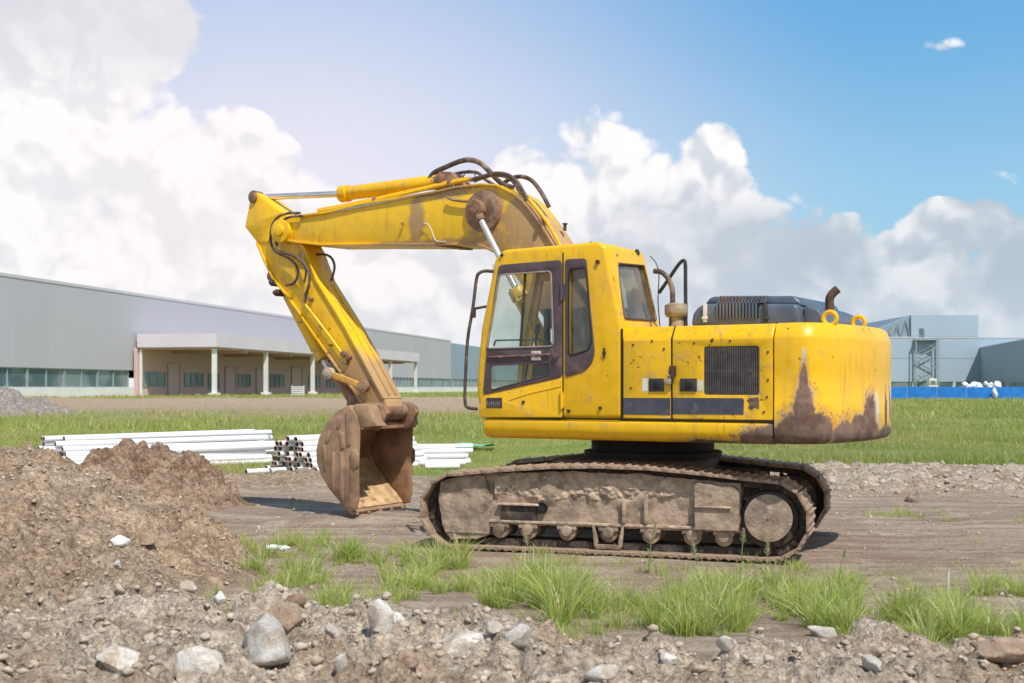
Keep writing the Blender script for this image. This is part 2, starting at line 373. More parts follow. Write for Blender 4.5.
# ---------------- counterweight
def plan(sc_in, zz):
    base = [(-1.835, 1.352), (-1.96, 1.352), (-2.06, 1.345), (-2.14, 1.315), (-2.20, 1.26), (-2.245, 1.17), (-2.29, 1.03), (-2.34, .83), (-2.385, .6), (-2.42, .35), (-2.435, .12)]
    full = base + [(x, -y) for x, y in reversed(base)]
    cxx = -1.835
    return [(cxx + (x - cxx) * (1 - sc_in * .9), y * (1 - sc_in * .62), zz) for x, y in full]
mb = MB()
rings = [plan(.17, 1.125), plan(.06, 1.14), plan(.015, 1.175), plan(0, 1.23), plan(.0, 1.515), plan(.006, 1.522), plan(.006, 1.8), plan(.004, 2.09), plan(.012, 2.115), plan(.075, 2.215), plan(.12, 2.238), plan(.2, 2.243)]
mb.loft(rings); cw = mb.build('counterweight', M['yel_cw'], exc, 0, ang=50)
for u, v in ((830, 318.5), (858.7, 321.7)):
    P = HP(u, v, (-2.22, 0, 0), (1, 0, 0))
    e = MB(); R0, r0 = .062, .022
    vs = []; nn, mm = 20, 8
    for i in range(nn):
        a_ = 2 * math.pi * i / nn
        for j in range(mm):
            b_ = 2 * math.pi * j / mm; rr = R0 + r0 * math.cos(b_)
            vs.append((P.x + rr * math.cos(a_), P.y + r0 * math.sin(b_), 2.285 + rr * math.sin(a_)))
    e.add(vs, [(i * mm + j, ((i + 1) % nn) * mm + j, ((i + 1) % nn) * mm + (j + 1) % mm, i * mm + (j + 1) % mm) for i in range(nn) for j in range(mm)])
    e.build('lifting_eye', M['yel_plain'], cw)
# ---------------- hood on top
yh = .92
def hood_block(pts, y0, y1, name, bev):
    return MB().prism([H(u, v, yh) for u, v in pts], y0, y1).build(name, M['hoodm'], exc, bev, 4)
hb = hood_block([(690, 327), (692, 314), (697, 306.5), (704, 303.5), (797, 303.5), (801, 327)], -.55, yh, 'engine_hood', .045)
rt = H(712, 297.5, yh - .1)
mbt = MB().prism([H(703, 305, yh - .12), H(709, 298, yh - .12), H(713, 296.4, yh - .12), H(794, 295.6, yh - .12), H(799, 300, yh - .12), H(803, 306, yh - .12)], -.45, yh - .12)
mbt.build('hood_top', M['hoodm'], hb, .04, 3)
hz0_ = H(800, 304, yh)[1]; hx0_ = H(799, 310, yh)[0]
hr = MB().prism([(hx0_, 2.2), (hx0_, hz0_ - .03), (hx0_ - .04, hz0_), (-1.98, hz0_ - .012), (-2.07, hz0_ - .05), (-2.125, hz0_ - .13), (-2.14, 2.2)], -.42, yh - .12).build('rear_hood', M['hoodm'], exc, .05, 4)
MB().prism([(hx0_ + .5, 2.2), (hx0_ + .5, hz0_ - .03), (hx0_, hz0_ - .02), (hx0_ - .1, hz0_ - .10), (hx0_ - .14, 2.2)], -.95, -.31).build('rear_hood_shoulder', M['hoodm'], hr, .04, 3)
M['louv'] = simple('louvre_scorched', (.06, .06, .07), .6, 0, .3, 12, dirt=(.16, .085, .055), dirt_amt=.45)
# louvre ribs on the side and shoulder
mb = MB(); mbd = MB()
a = [H(717, 303.5, yh), H(759, 303.5, yh), H(759, 318, yh), H(717, 318, yh)]
mbd.prism(a, yh - .02, yh + .003); mbd.build('louvre_recess', M['black'], hb)
for k in range(13):
    u = 717.5 + k * 3.25
    p0 = H(u, 303, yh); p1 = H(u, 318.5, yh)
    mb.prism([(p0[0] - .008, p0[1]), (p0[0] + .012, p0[1]), (p1[0] + .012, p1[1]), (p1[0] - .008, p1[1])], yh - .01, yh + .016)
mb.build('louvre', M['hoodm'], hb, .003)
mb = MB()
for k in range(15):
    u = 718.5 + k * 3.25; p0 = H(u, 303, yh); p1 = H(u + 3, 297, yh - .12)
    mb.add([(p0[0] - .008, yh + .01, p0[1]), (p0[0] + .01, yh + .01, p0[1]), (p1[0] + .01, yh - .105, p1[1] + .012), (p1[0] - .008, yh - .105, p1[1] + .012),
            (p0[0] - .008, yh - .03, p0[1]), (p0[0] + .01, yh - .03, p0[1]), (p1[0] + .01, yh - .14, p1[1]), (p1[0] - .008, yh - .14, p1[1])],
           [(0, 1, 2, 3), (4, 7, 6, 5), (0, 4, 5, 1), (1, 5, 6, 2), (2, 6, 7, 3), (3, 7, 4, 0)])
mb.build('shoulder_louvre', M['louv'], hb)
for u in (705.5, 766):
    x, z = H(u, 312, yh)
    MB().box(x - .018, x + .018, yh - .005, yh + .025, z - .10, z + .08).cyl((x - .03, yh + .02, z - .06), (x + .03, yh + .02, z - .06), .014, n=8).build('hood_latch', M['label'] if u < 720 else M['dark'], hb, .004)
# exhaust
e0 = Vector(H3(829.7, 306, .35)); sc_ = 12.4 / FOC
pts = [(e0.x, .35, e0.z - .12), (e0.x, .35, e0.z), (e0.x - .0, .35, e0.z + .07), (e0.x - .025, .34, e0.z + .12), (e0.x - .07, .32, e0.z + .165)]
MB().tube(pts, .042, 14, 5).build('exhaust_pipe', M['rust'], exc)
# pre-cleaner
P0 = H3(676.3, 325, .75); P1 = H3(676.3, 317, .75); P2 = H3(676.3, 303.5, .75)
MB().cyl((P0[0], .75, 2.15), P1, .075).cyl(P1, (P2[0], .75, P1[2] + .03), .10, .118, n=24).cyl((P2[0], .75, P1[2] + .0305), (P2[0], .75, P2[2] - .02), .118, n=24).cyl((P2[0], .75, P2[2] - .0195), (P2[0], .75, P2[2] + .005), .122, .07, n=24).build('air_precleaner', M['prefilter'], exc, .004)
# rail + hose behind the cab
MB().tube([H3(u, v, .72) for u, v in ((659, 293), (670, 277), (679, 264), (683.5, 260.5), (685.3, 264), (685.5, 280), (685.8, 327))], .019, 10, 3).build('grab_rail', M['dark'], exc)
MB().tube([H3(u, v, .8) for u, v in ((654, 271), (662, 272.5), (669, 280), (672.5, 292), (672, 315), (671, 330))], .026, 10, 5).build('coolant_hose', M['hose'], exc)
MB().tube([H3(u, v, .7) for u, v in ((650, 256), (656, 263), (659, 275), (658, 300), (660, 327))], .006, 6, 4).build('cable', M['hose'], exc)

# ---------------- cab (a real shell with openings)
yi = .42
cabprof = [H(u, v, S) for u, v in ((502.5, 249.5), (598, 241.2), (605, 245.5), (622, 328), (622, 419), (479.5, 419), (475.5, 385), (480, 331), (494, 259))]
cabz0 = 1.33
cabprof = [(x, max(z, cabz0)) for x, z in cabprof]
shell = MB().prism(cabprof, yi, S).build('cab_shell', M['yel'], exc, .055, 4)
inner = [(x + (.06 if x < .5 else -.06), z + (.06 if z < 2 else -.07)) for x, z in cabprof]
cx_m = sum(p[0] for p in cabprof) / len(cabprof); cz_m = sum(p[1] for p in cabprof) / len(cabprof)
inner = [(cx_m + (x - cx_m) * .925, cz_m + (z - cz_m) * .945) for x, z in cabprof]
c1 = MB().prism(inner, yi + .05, S - .045).build('cutter', None)
SW = [H(u, v, S) for u, v in ((499.5, 275), (551.6, 271.2), (553.9, 346.3), (487.6, 348.4))]       # door window
LW = [H(u, v, S) for u, v in ((491.3, 365.4), (550.3, 363), (550.3, 374.5), (491.3, 390))]
BW = [H(u, v, S) for u, v in ((569.5, 268.7), (586.3, 267.5), (592, 340), (589, 350), (569.5, 356))]
def grow(poly, k):
    cx = sum(p[0] for p in poly) / len(poly); cz = sum(p[1] for p in poly) / len(poly); out = []
    for x, z in poly:
        d = math.hypot(x - cx, z - cz); out.append((cx + (x - cx) * (1 + k / d), cz + (z - cz) * (1 + k / d)))
    return out
holes = []
for poly in (SW, LW, BW):
    holes.append(MB().prism(grow(poly, .025), S - .2, S + .2).build('cutter', None))
holes.append(MB().prism(SW, yi - .2, yi + .2).build('cutter', None))                       # right-hand window
holes.append(MB().prism(grow(BW, -.02), yi - .2, yi + .2).build('cutter', None))
# front opening (windscreen)
xf = 1.3
fz0, fz1 = 1.62, 2.92
holes.append(MB().box(.9, 1.9, yi + .09, S - .09, fz0, fz1).build('cutter', None))
# rear window, on the tilted rear plane
pT, pB = Vector((H(603, 245, S)[0], 0, H(603, 245, S)[1])), Vector((H(622, 328, S)[0], 0, H(622, 328, S)[1]))
tdir = (pT - pB).normalized(); nrm = Vector((-tdir.z, 0, tdir.x))
if nrm.x > 0: nrm = -nrm
RW = [HP(u, v, pB, nrm) for u, v in ((616.3, 263), (651.5, 267), (658.5, 321), (623.8, 318.8))]
RW = [Vector((p.x, min(max(p.y, yi + .07), S - .06), p.z)) for p in RW]
cc = MB(); cc.add([p + nrm * .15 for p in RW] + [p - nrm * .15 for p in RW], [(0, 1, 2, 3), (7, 6, 5, 4)] + [(i, i + 4, (i + 1) % 4 + 4, (i + 1) % 4) for i in range(4)])
holes.append(cc.build('cutter', None))
for h_ in [c1] + holes: h_.parent = exc
cut(shell, [c1] + holes); smooth(shell.data, 40)
shell.name = 'cab_shell'
# door: dark upper frame with two windows, yellow lower panel
yd0, yd1 = S - .004, S + .012
DO = [H(u, v, S) for u, v in ((499, 265), (562, 259.8), (562.6, 377), (483.4, 395), (487.5, 345))]
df = plate('cab_door', DO, [SW, LW], yd0, yd1, M['frame_pl'], exc, .006, .05, .045)
# rim around the window
def rim(poly, r, y, name, mat, par, rad=.045):
    pp = rounded(poly, rad, 4); pp = [(p[0], y, p[1]) for p in pp]; pp.append(pp[0]); return MB().tube(pp, r, 6, 1).build(name, mat, par)
trimm = simple('window_trim', (.33, .25, .22), .6, 0, .2, 10)
rim(SW, .009, S + .012, 'window_trim', trimm, df)
rim(LW, .006, S + .012, 'window_trim', M['frame_pl'], df, .02)
for poly in (SW, LW):
    MB().prism(grow(poly, .02), S - .03, S - .026).build('door_glass', M['glass'], df)
MB().prism([(x, z) for x, z in (H(523.5, 271, S), H(525.5, 271, S), H(520.5, 348, S), H(518.5, 348, S))], S - .025, S - .012).build('sliding_window_bar', M['dark'], df)
DL = [H(u, v, S) for u, v in ((483.2, 396.5), (562.4, 378.4), (562.6, 417.5), (480.6, 417.5), (479, 408))]
dl = plate('door_lower_panel', DL, [], S - .003, S + .010, M['yel'], df, .005, .02)
MB().tube([(x, S + .010, z) for x, z in (H(510, 400, S), H(530, 393.5, S), H(562, 386, S))], .006, 6, 3).build('pressed_ridge', M['yel'], dl)
# inner handrail seen through the window
MB().tube([H3(u, v, S - .06) for u, v in ((494, 346), (495.5, 341.5), (500, 340.3), (540, 340), (547, 341.5), (549.5, 346))], .009, 8, 3).build('inner_handle', M['dark'], df)
# door bar, handle, hinges
MB().tube([(x, S + .02, z) for x, z in (H(489, 357.5, S), H(551, 354.5, S))], .013, 8, 1).build('door_bar', simple('door_bar_paint', (.16, .08, .06), .6, 0, .4, 14, dirt=(.35, .22, .14), dirt_amt=.5), df)
x, z = H(536.5, 355.5, S); MB().box(x - .06, x + .05, S + .008, S + .022, z - .05, z + .045).build('sticker', simple('torn_sticker', (.5, .42, .36), .7, 0, .5, 22), df, .003)
x, z = H(556.5, 356.5, S); MB().cyl((x, S + .01, z), (x, S + .035, z), .032, n=16).build('door_handle', M['frame_pl'], df, .004)
for v in (292, 400):
    x, z = H(562.3, v, S); MB().cyl((x, S + .02, z - .09), (x, S + .02, z + .09), .013, n=8).box(x - .03, x + .02, S + .006, S + .016, z - .075, z + .075).build('door_hinge', M['frame_pl'] if v < 300 else M['yel'], df)
x, z = H(563.2, 340, S); MB().box(x - .006, x + .006, S - .004, S + .004, 1.34, 3.0).build('door_gap_seal', M['black'], df)
x0, z0 = H(480, 418.6, S); x1, z1 = H(621, 419.5, S)
MB().box(x1, x0 - .02, S - .006, S + .002, 1.328, 1.342).box(XC - .008, XC + .006, S - .02, S - .001, 1.33, 2.22).build('body_gap_seal', M['black'], exc)
# maker's plate
x, z = H(494, 403, S)
npl = MB().box(x - .105, x + .085, S + .010, S + .016, z - .05, z + .055).build('maker_plate', M['dark'], df, .004)
mb = MB()
for k in range(7):
    xx = x + .07 - k * .024; mb.box(xx - .007, xx + .005, S + .016, S + .018, z - .022, z + .02 - .014 * (k % 3 == 1))
mb.box(x - .085, x + .078, S + .016, S + .018, z - .036, z - .030)
mb.build('plate_lettering', simple('plate_relief', (.22, .19, .19), .5), df)
# fixed side window behind the door
BF = [H(u, v, S) for u, v in ((565.3, 259.2), (586.5, 258.2), (590, 300), (595, 352), (592.5, 363), (584.5, 371.5), (565.3, 377.6))]
bf = plate('quarter_window', BF, [BW], yd0, yd1 - .002, M['frame_pl'], exc, .006, .04, .04)
MB().prism(grow(BW, .02), S - .03, S - .026).build('quarter_glass', M['glass_dk'], bf)
rim(BW, .008, S + .010, 'window_trim', M['black'], bf, .04)
# far side glass, windscreen, rear glass
MB().prism(grow(SW, .02), yi + .02, yi + .024).build('right_glass', M['glass'], exc)
MB().box(1.25, 1.254, yi + .08, S - .08, fz0 - .02, fz1 + .02, Matrix.Translation((0, 0, 0))).build('windscreen', M['glass'], exc)
rgc = MB(); off = nrm * -.02
rgc.add([p + off for p in RW] + [p + off * 1.25 for p in RW], [(0, 1, 2, 3), (7, 6, 5, 4)] + [(i, i + 4, (i + 1) % 4 + 4, (i + 1) % 4) for i in range(4)])
rw = rgc.build('rear_window', M['glass_dk'], exc)
pr = [p + nrm * .004 for p in RW]; rr_ = []
for i in range(4):
    a, b = pr[i], pr[(i + 1) % 4]; pa = pr[i - 1]
    rr_ += [a + (pa - a).normalized() * .04, a + ((pa - a).normalized() + (b - a).normalized()) * .012, a + (b - a).normalized() * .04]
rr_.append(rr_[0]); MB().tube(rr_, .013, 6, 1).build('window_seal', M['hose'], rw)
# sun-bleached paper on the rear glass
pc = (RW[0] * .55 + RW[1] * .45) * .78 + (RW[2] + RW[3]) * .5 * .22; uu = (RW[1] - RW[0]).normalized(); vv = tdir
MB().add([pc + uu * a_ * .17 + vv * b_ * .13 - nrm * .028 for a_, b_ in ((-1, -.9), (-.3, -1.2), (.4, -.8), (1, -1), (.8, 1), (-.9, .95))], [(0, 1, 2, 3, 4, 5)]).build('paper_shade', M['label'], rw)
# cab roof bits and mounting bolts
for u, v, y in ((591, 240, 1.1), (637, 247.5, .6), (602, 262, S)):
    if y == S:
        x, z = H(598, 262, S); MB().cyl((x, S - .01, z), (x, S + .02, z), .022, n=10).build('lamp_stub', M['rust'], exc)
    else:
        x, z = H(u, v, y); zb_ = 3.065 if u < 620 else 3.02; MB().cyl((x, y, zb_), (x, y, zb_ + .035), .03, n=10).cyl((x, y, zb_ + .035), (x, y, zb_ + .055), .02, n=10).build('roof_bolt', M['dark'], exc)
for u, v in ((604.5, 353), (600.5, 408), (502, 246 + 9), (524, 402), (569, 411)):
    x, z = H(u, v, S); MB().cyl((x, S - .005, z), (x, S + .018, z), .017, n=10).box(x - .008, x + .008, S - .002, S + .012, z - .05 if v == 353 else z - .01, z + .05 if v == 353 else z + .01).build('cab_bolt', M['dark'], exc)
# entry handrail in front of the cab
hr_ = MB().tube([H3(u, v, 1.3) for u, v in ((493, 271.5), (485, 271), (479.5, 273), (476.5, 279), (473, 307), (467.5, 341), (465.2, 385), (465, 401), (467.5, 407.3), (477, 409))], .018, 10, 4)
hr_.tube([H3(472.8, 309, 1.3), H3(486, 306.5, 1.3)], .014, 8, 1); hrr = hr_.build('entry_handrail', M['hose'], exc)
x, z = H(473.5, 313, 1.3); MB().box(x - .02, x + .02, 1.28, 1.32, z - .05, z + .04).build('handrail_bracket', M['rust'], hrr, .004)
# interior
MB().box(.1, 1.15, yi + .06, S - .06, 1.36, 1.42).build('cab_floor', M['black'], exc)
st = MB().box(.22, .72, .66, 1.12, 1.72, 1.86).build('operator_seat', M['seat'], exc, .05, 3)
MB().box(.10, .25, .68, 1.10, 1.80, 2.45, Matrix.Rotation(R(-6), 4, 'Y')).build('seat_backrest', M['seat'], st, .05, 3)
MB().box(-.02, .08, .76, 1.02, 2.42, 2.62).build('headrest', M['label'], st, .04, 3)
MB().box(.25, .65, .72, 1.06, 1.42, 1.72).build('seat_base', M['dark'], st, .02)
for y in (.58, 1.18):
    cs = MB().box(.3, .8, y - .06, y + .06, 1.42, 1.98).build('control_console', M['dark'], exc, .03)
    MB().tube([(.75, y, 1.98), (.78, y, 2.1), (.76, y, 2.2)], .014, 8).cyl((.76, y, 2.2), (.75, y, 2.3), .028, n=10).build('control_lever', M['black'], cs)
for y in (.8, .95):
    MB().tube([(1.0, y, 1.42), (1.05, y, 1.65), (.98, y, 2.02)], .012, 8).build('travel_lever', M['dark'], exc)
MB().box(.99, 1.03, yi + .06, yi + .16, 1.42, 2.5).build('monitor_post', M['dark'], exc, .01)

# ---------------- boom
yb = .27
bt = [(279, 232), (281, 223), (288, 216.5), (300, 215.5), (324, 212.5), (360, 204), (430, 192.7), (455, 187), (480, 184.3), (496, 185), (513, 193.5), (521, 200), (528, 208), (541, 225.7), (552, 243.5)]
bb = [(500, 255), (494, 251.8), (481, 245.3), (460, 243.8), (437, 244), (360, 244), (322, 244.5), (296, 242), (286, 240)]
prof = [H(u, v, yb) for u, v in bt] + [(.25, 2.15), (.0, 1.9), (.0, 1.62), (.22, 1.5), (.55, 1.62), (.9, 2.0)] + [H(u, v, yb) for u, v in bb]
boom = MB().prism(prof, -yb + .03, yb - .03).build('boom', M['yel_boom'], exc, .008)
# side plates' flanges: lower and upper chord strips
def strip(pts, y0, y1, w, name, mat, par):
    mb = MB(); P = [Vector((p[0], 0, p[1])) for p in pts]; L = len(P); rings = []
    for i, p in enumerate(P):
        t_ = (P[min(i + 1, L - 1)] - P[max(i - 1, 0)]).normalized(); nn = Vector((-t_.z, 0, t_.x))
        rings.append([(p.x + nn.x * w * s_, y, p.z + nn.z * w * s_) for s_, y in ((-1, y0), (-1, y1), (1, y1), (1, y0))])
    mb.loft(rings); return mb.build(name, mat, par, .003)
strip([H(u, v, yb) for u, v in bt[3:]] + [(.25, 2.15)], -yb, yb, .013, 'top_chord', M['yel_boom'], boom)
strip([H(u, v, yb) for u, v in bb] , -yb, yb, .013, 'bottom_chord', M['yel_boom'], boom)
x, z = H(449, 246, 0); MB().prism([H(422, 243.5, yb), H(451, 243.5, yb), H(451, 246.6, yb), H(438, 246.2, yb)], -.2, .2).build('wear_pad', M['brown_metal'], boom)
# cylinder pivot boss on the boom
pbx, pbz = H(483, 211, yb)
MB().cyl((pbx, -yb - .015, pbz), (pbx, yb + .015, pbz), .235, n=32).cyl((pbx, -.47, pbz), (pbx, .47, pbz), .055, n=20).build('cylinder_boss', M['brown_metal'], boom, .006)
# boom lift cylinders both sides
for sgn in (1, -1):
    y = .40 * sgn
    A = Vector((pbx + .02, y, pbz + .01)); px2, pz2 = H(517, 291, .40)
    d = Vector((px2 - A.x, 0, pz2 - A.z)).normalized(); Lc = 1.65
    B = A + d * math.hypot(px2 - A.x, pz2 - A.z)
    E_ = B + d * 1.05
    c_ = MB().cyl(B, E_, .082, n=24).cyl(B - d * .02, B + d * .10, .10, n=24).tube([B + d * .1 + Vector((0, .1 * sgn, .0)), B + d * .5 + Vector((0, .1 * sgn, 0)), B + d * .9 + Vector((0, .1 * sgn, 0))], .014).build('boom_cylinder', M['yel_plain'], exc, .006)
    MB().cyl(A, B + d * .05, .036, n=20).build('piston_rod', M['chrome'], c_)
    MB().cyl(A - Vector((0, .05, 0)), A + Vector((0, .05, 0)), .105, n=24).cyl(A, A + d * .16, .055, n=16).build('rod_eye', M['brown_metal'], c_, .006)
    for q in range(6):
        an = q * math.pi / 3 + .4; v_ = Vector((0, 1, 0)) * math.cos(an) + d.cross(Vector((0, 1, 0))) * math.sin(an)
        if q == 0: bl = MB()
        bl.cyl(B - d * .035 + v_ * .083, B - d * .01 + v_ * .083, .013, n=6)
    bl.build('gland_bolt', M['rust'], c_)
# bracket under for cylinder feet
MB().box(.55, 1.2, -.48, -.33, 1.325, 1.75).box(.55, 1.2, .30, .36, 1.325, 1.75).build('cylinder_bracket', M['dark'], exc, .02)
# arm cylinder
A = Vector(H3(343, 194.0, 0)); B = Vector(H3(441, 181.5, 0)); d = (B - A).normalized(); T = Vector(H3(256.5, 197.5, 0))
ac = MB().cyl(A, B, .088, n=28).cyl(A - d * .03, A + d * .10, .105, n=28).cyl(B - d * .08, B, .10, n=28)
aco = ac.build('arm_cylinder', M['yel_plain'], exc, .006)
MB().cyl(T, A + d * .05, .040, n=20).build('piston_rod', M['chrome'], aco)
MB().cyl(T - Vector((0, .07, 0)), T + Vector((0, .07, 0)), .085, n=24).build('rod_eye', M['brown_metal'], aco, .006)
Bk = Vector(H3(447, 180.5, 0))
MB().prism([H(u, v, .1) for u, v in ((437, 189), (434, 178), (441, 171.5), (452, 172), (462, 183), (466, 189))], -.13, .13).cyl((Bk.x, -.16, Bk.z), (Bk.x, .16, Bk.z), .06, n=18).build('arm_cylinder_bracket', M['brown_metal'], boom, .01)
# steel pipes along the boom
pp_ = MB()
for y, dv in ((.22, 0), (.14, -1.5)):
    pp_.tube([H3(u, v + dv, y) for u, v in ((318, 211.5), (345, 206.5), (378, 199.6), (415, 191.5), (452, 183), (470, 179.5))], .021, 8, 3)
pp_.build('hydraulic_pipe', yellow('pipe_yellow', dirt=.25, rust=.2, stain=.8), boom)
pw = MB().tube([H3(u, v, .25) for u, v in ((322, 213), (345, 209.4), (378, 203), (415, 195.5), (430, 191.5))], .014, 8, 3); pw.build('grease_line', M['label'], boom)
pp2 = MB()
for y in (.245, .13, .03, -.1):
    pp2.tube([H3(u, v, y) for u, v in ((529, 199), (536, 208), (547, 222), (556, 238), (563, 252), (572, 275))], .022, 8, 3)
pp2.build('hydraulic_pipe', M['yel_plain'], boom)
for u, v, y in ((376, 200.5, .2), (450.5, 183.5, .2), (541, 222.5, .25), (539.5, 214, .0)):
    x, z = H(u, v, y)
    MB().box(x - .022, x + .022, y - .11, y + .05, z - .035, z + .03).cyl((x, y, z + .0), (x, y, z + .045), .012, n=8).build('pipe_clamp', M['brown_metal'], boom, .005)
x, z = H(565, 228, -.1); MB().cyl((x, -.1, z - .03), (x, -.1, z + .04), .02, n=8).cyl((x, -.1, z + .04), (x, -.1, z + .055), .032, n=8).build('pipe_fitting', M['dark'], boom)
# hoses over the crown of the boom
hs = [([(428, 182), (434, 173), (446, 167), (460, 161.3), (470, 160), (480, 163), (490, 172), (501, 183), (513, 188)], .05, .031),
      ([(470, 180), (482, 177), (495, 173.6), (507, 174.8), (516, 181), (522, 190), (527, 200)], .24, .024),
      ([(503, 183.5), (511, 178.5), (521, 176.6), (531, 180), (539, 189), (545, 199), (549, 207)], .0, .025),
      ([(474, 181), (488, 176), (498, 175), (510, 178.5), (517, 187), (523, 196), (529, 205)], .14, .022),
      ([(446, 177), (455, 174), (466, 172), (478, 173), (486, 180), (500, 188)], -.1, .02),
      ([(463, 177), (466, 172), (470, 170.5), (474, 173), (476, 178)], .12, .007)]
for pl, y, r in hs: MB().tube([H3(u, v, y) for u, v in pl], r, 10, 5).build('hydraulic_hose', M['hose'], boom)
# weld chatter: small pipe run on the near side face
MB().tube([H3(u, v, yb + .01) for u, v in ((447, 197), (452, 199.5), (458, 200.5), (463, 201), (472, 201.5))], .016, 8, 3).build('side_fitting', M['brown_metal'], boom)
MB().tube([H3(u, v, yb + .008) for u, v in ((424, 223), (428, 224.5), (431, 229), (434, 237), (437, 241), (446, 241.5))], .006, 6, 3).build('grease_hose', M['label'], boom)
MB().cyl(H3(402.5, 224, yb - .01), H3(402.5, 224, yb + .02), .02, n=10).build('grease_nipple', M['brown_metal'], boom)

# ---------------- arm
ya = .19
ap = [(249, 198), (251, 193), (255, 192.3), (259, 195), (268, 202), (283, 213), (291, 220), (300, 240), (304.5, 249), (315.5, 279), (345, 327), (366, 366), (384, 400), (386.5, 410), (383, 418), (376, 420), (370, 416), (362, 405), (348, 385), (322, 348), (304, 322), (288, 299), (272, 279), (264, 262), (255.5, 242), (243.5, 226.5), (247, 212)]
arm = MB().prism([H(u, v, ya) for u, v in ap], -ya + .025, ya - .025).build('arm', M['yel_arm'], exc, .008)
# flanges that stand proud of the web (upper face, lower face)
strip([H(u, v, ya) for u, v in ((296, 236), (304.5, 250), (315.5, 280), (345, 328), (366, 367), (383, 399))], -ya, ya, .014, 'lower_flange', M['yel_arm'], arm)
strip([H(u, v, ya) for u, v in ((362, 404), (348, 384), (322, 347), (304, 321), (288, 298), (272, 278), (264, 261), (256, 242))], -ya, ya, .014, 'upper_flange', M['yel_arm'], arm)
# tail reinforcing plate
plate('tail_plate', [H(u, v, ya) for u, v in ((250, 199), (252, 193.5), (258, 195), (268, 203), (281, 213), (270, 226), (268, 242), (256, 241.5), (244.5, 226.5), (247.5, 212))], [], ya - .03, ya - .008, M['yel_arm'], arm, .004, .02)
P = H(285.5, 231.5, ya); MB().cyl((P[0], -.34, P[1]), (P[0], .34, P[1]), .07, n=24).cyl((P[0], -.30, P[1]), (P[0], .30, P[1]), .15, n=32).build('arm_pivot', M['yel_boom'], exc, .008)
P = H(253, 198, ya); MB().cyl((P[0], -ya - .02, P[1]), (P[0], ya + .02, P[1]), .065, n=24).build('tail_pin', M['brown_metal'], arm, .006)
# foot boss
P = H(379, 411, ya); MB().cyl((P[0], -.26, P[1]), (P[0], .26, P[1]), .115, n=32).build('foot_boss', M['brown_metal'], arm, .008)
# ribs on the inner face (lengthwise worn stripes)
for y in (-.08, .06):
    strip([H(u, v, ya) for u, v in ((318, 283), (345.5, 327), (366.5, 366), (382, 395))], y - .012, y + .012, .022, 'face_rib', M['yel_arm'], arm)
# arm hoses at the joint
for pl, y, r in (([(300, 213), (287, 213.5), (277, 218), (271.5, 228), (271, 243), (276, 252), (287, 257), (295, 264), (298, 273), (294, 283), (286, 285)], ya + .05, .017),
                 ([(302, 216), (290, 217), (282, 222), (277, 233), (277, 246), (283, 252), (294, 256), (303, 263), (309, 273), (309, 285), (305, 295)], ya + .09, .017),
                 ([(299, 252), (303, 262), (306, 272), (304, 283)], ya + .04, .014),
                 ([(317, 254.5), (325, 254.5), (331.5, 258), (334.5, 266), (333, 275), (331, 281)], 0.0, .016)):
    MB().tube([H3(u, v, y) for u, v in pl], r, 10, 5).build('hydraulic_hose', M['hose'], arm)
MB().tube([H3(u, v, ya + .02) for u, v in ((304, 303), (315, 317), (328, 334), (341.5, 352.5))], .016, 8, 1).build('hydraulic_pipe', simple('fresh_yellow', (.85, .50, .01), .4), arm)
MB().tube([H3(u, v, ya + .02) for u, v in ((309, 285), (306.5, 293), (304.5, 302))], .02, 8, 2).build('pipe_union', M['brown_metal'], arm)
for u, v, r in ((311, 299, .03), (344, 354, .04), (349, 357, .035), (346, 362, .03), (321, 326, .018), (331, 345, .014), (300, 322, .012)):
    x, z = H(u, v, ya); MB().cyl((x, ya - .03, z), (x, ya + .035, z), r, n=12).build('pipe_fitting', M['brown_metal'], arm, .004)
# bucket cylinder on the arm's back
A = Vector(H3(286, 289, 0)); B = Vector(H3(323, 360, 0)); d = (B - A).normalized(); A2 = Vector(H3(279, 277, 0)); P1 = Vector(H3(331.5, 374, 0))
bc = MB().cyl(A, B, .072, n=24).cyl(B - d * .10, B, .086, n=24).cyl(A, A + d * .05, .085, n=24)
bc.tube([A + d * .1 + Vector((.09, .0, -.02)), A + d * .5 + Vector((.09, 0, -.02)), B - d * .15 + Vector((.09, 0, -.02))], .014)
bco = bc.build('bucket_cylinder', M['yel_arm'], exc, .006)
MB().cyl(B - d * .02, P1, .038, n=18).build('piston_rod', M['chrome'], bco)
MB().cyl(P1 - Vector((0, .08, 0)), P1 + Vector((0, .08, 0)), .075, n=20).build('rod_eye', M['brown_metal'], bco, .005)
MB().cyl(A2 - Vector((0, .16, 0)), A2 + Vector((0, .16, 0)), .07, n=20).prism([(A2.x + .08, A2.z + .06), (A2.x + .05, A2.z - .12), (A2.x - .15, A2.z - .15), (A2.x - .12, A2.z + .1)], -.11, .11).build('cylinder_mount', M['brown_metal'], bco, .01)
for u, v in ((276, 283), (280, 293)):
    x, z = H(u, v, .12); MB().cyl((x, .02, z), (x, .2, z), .045, n=14).cyl((x, .2, z), (x, .235, z), .03, n=8).build('hose_fitting', M['rust'], bco, .006)
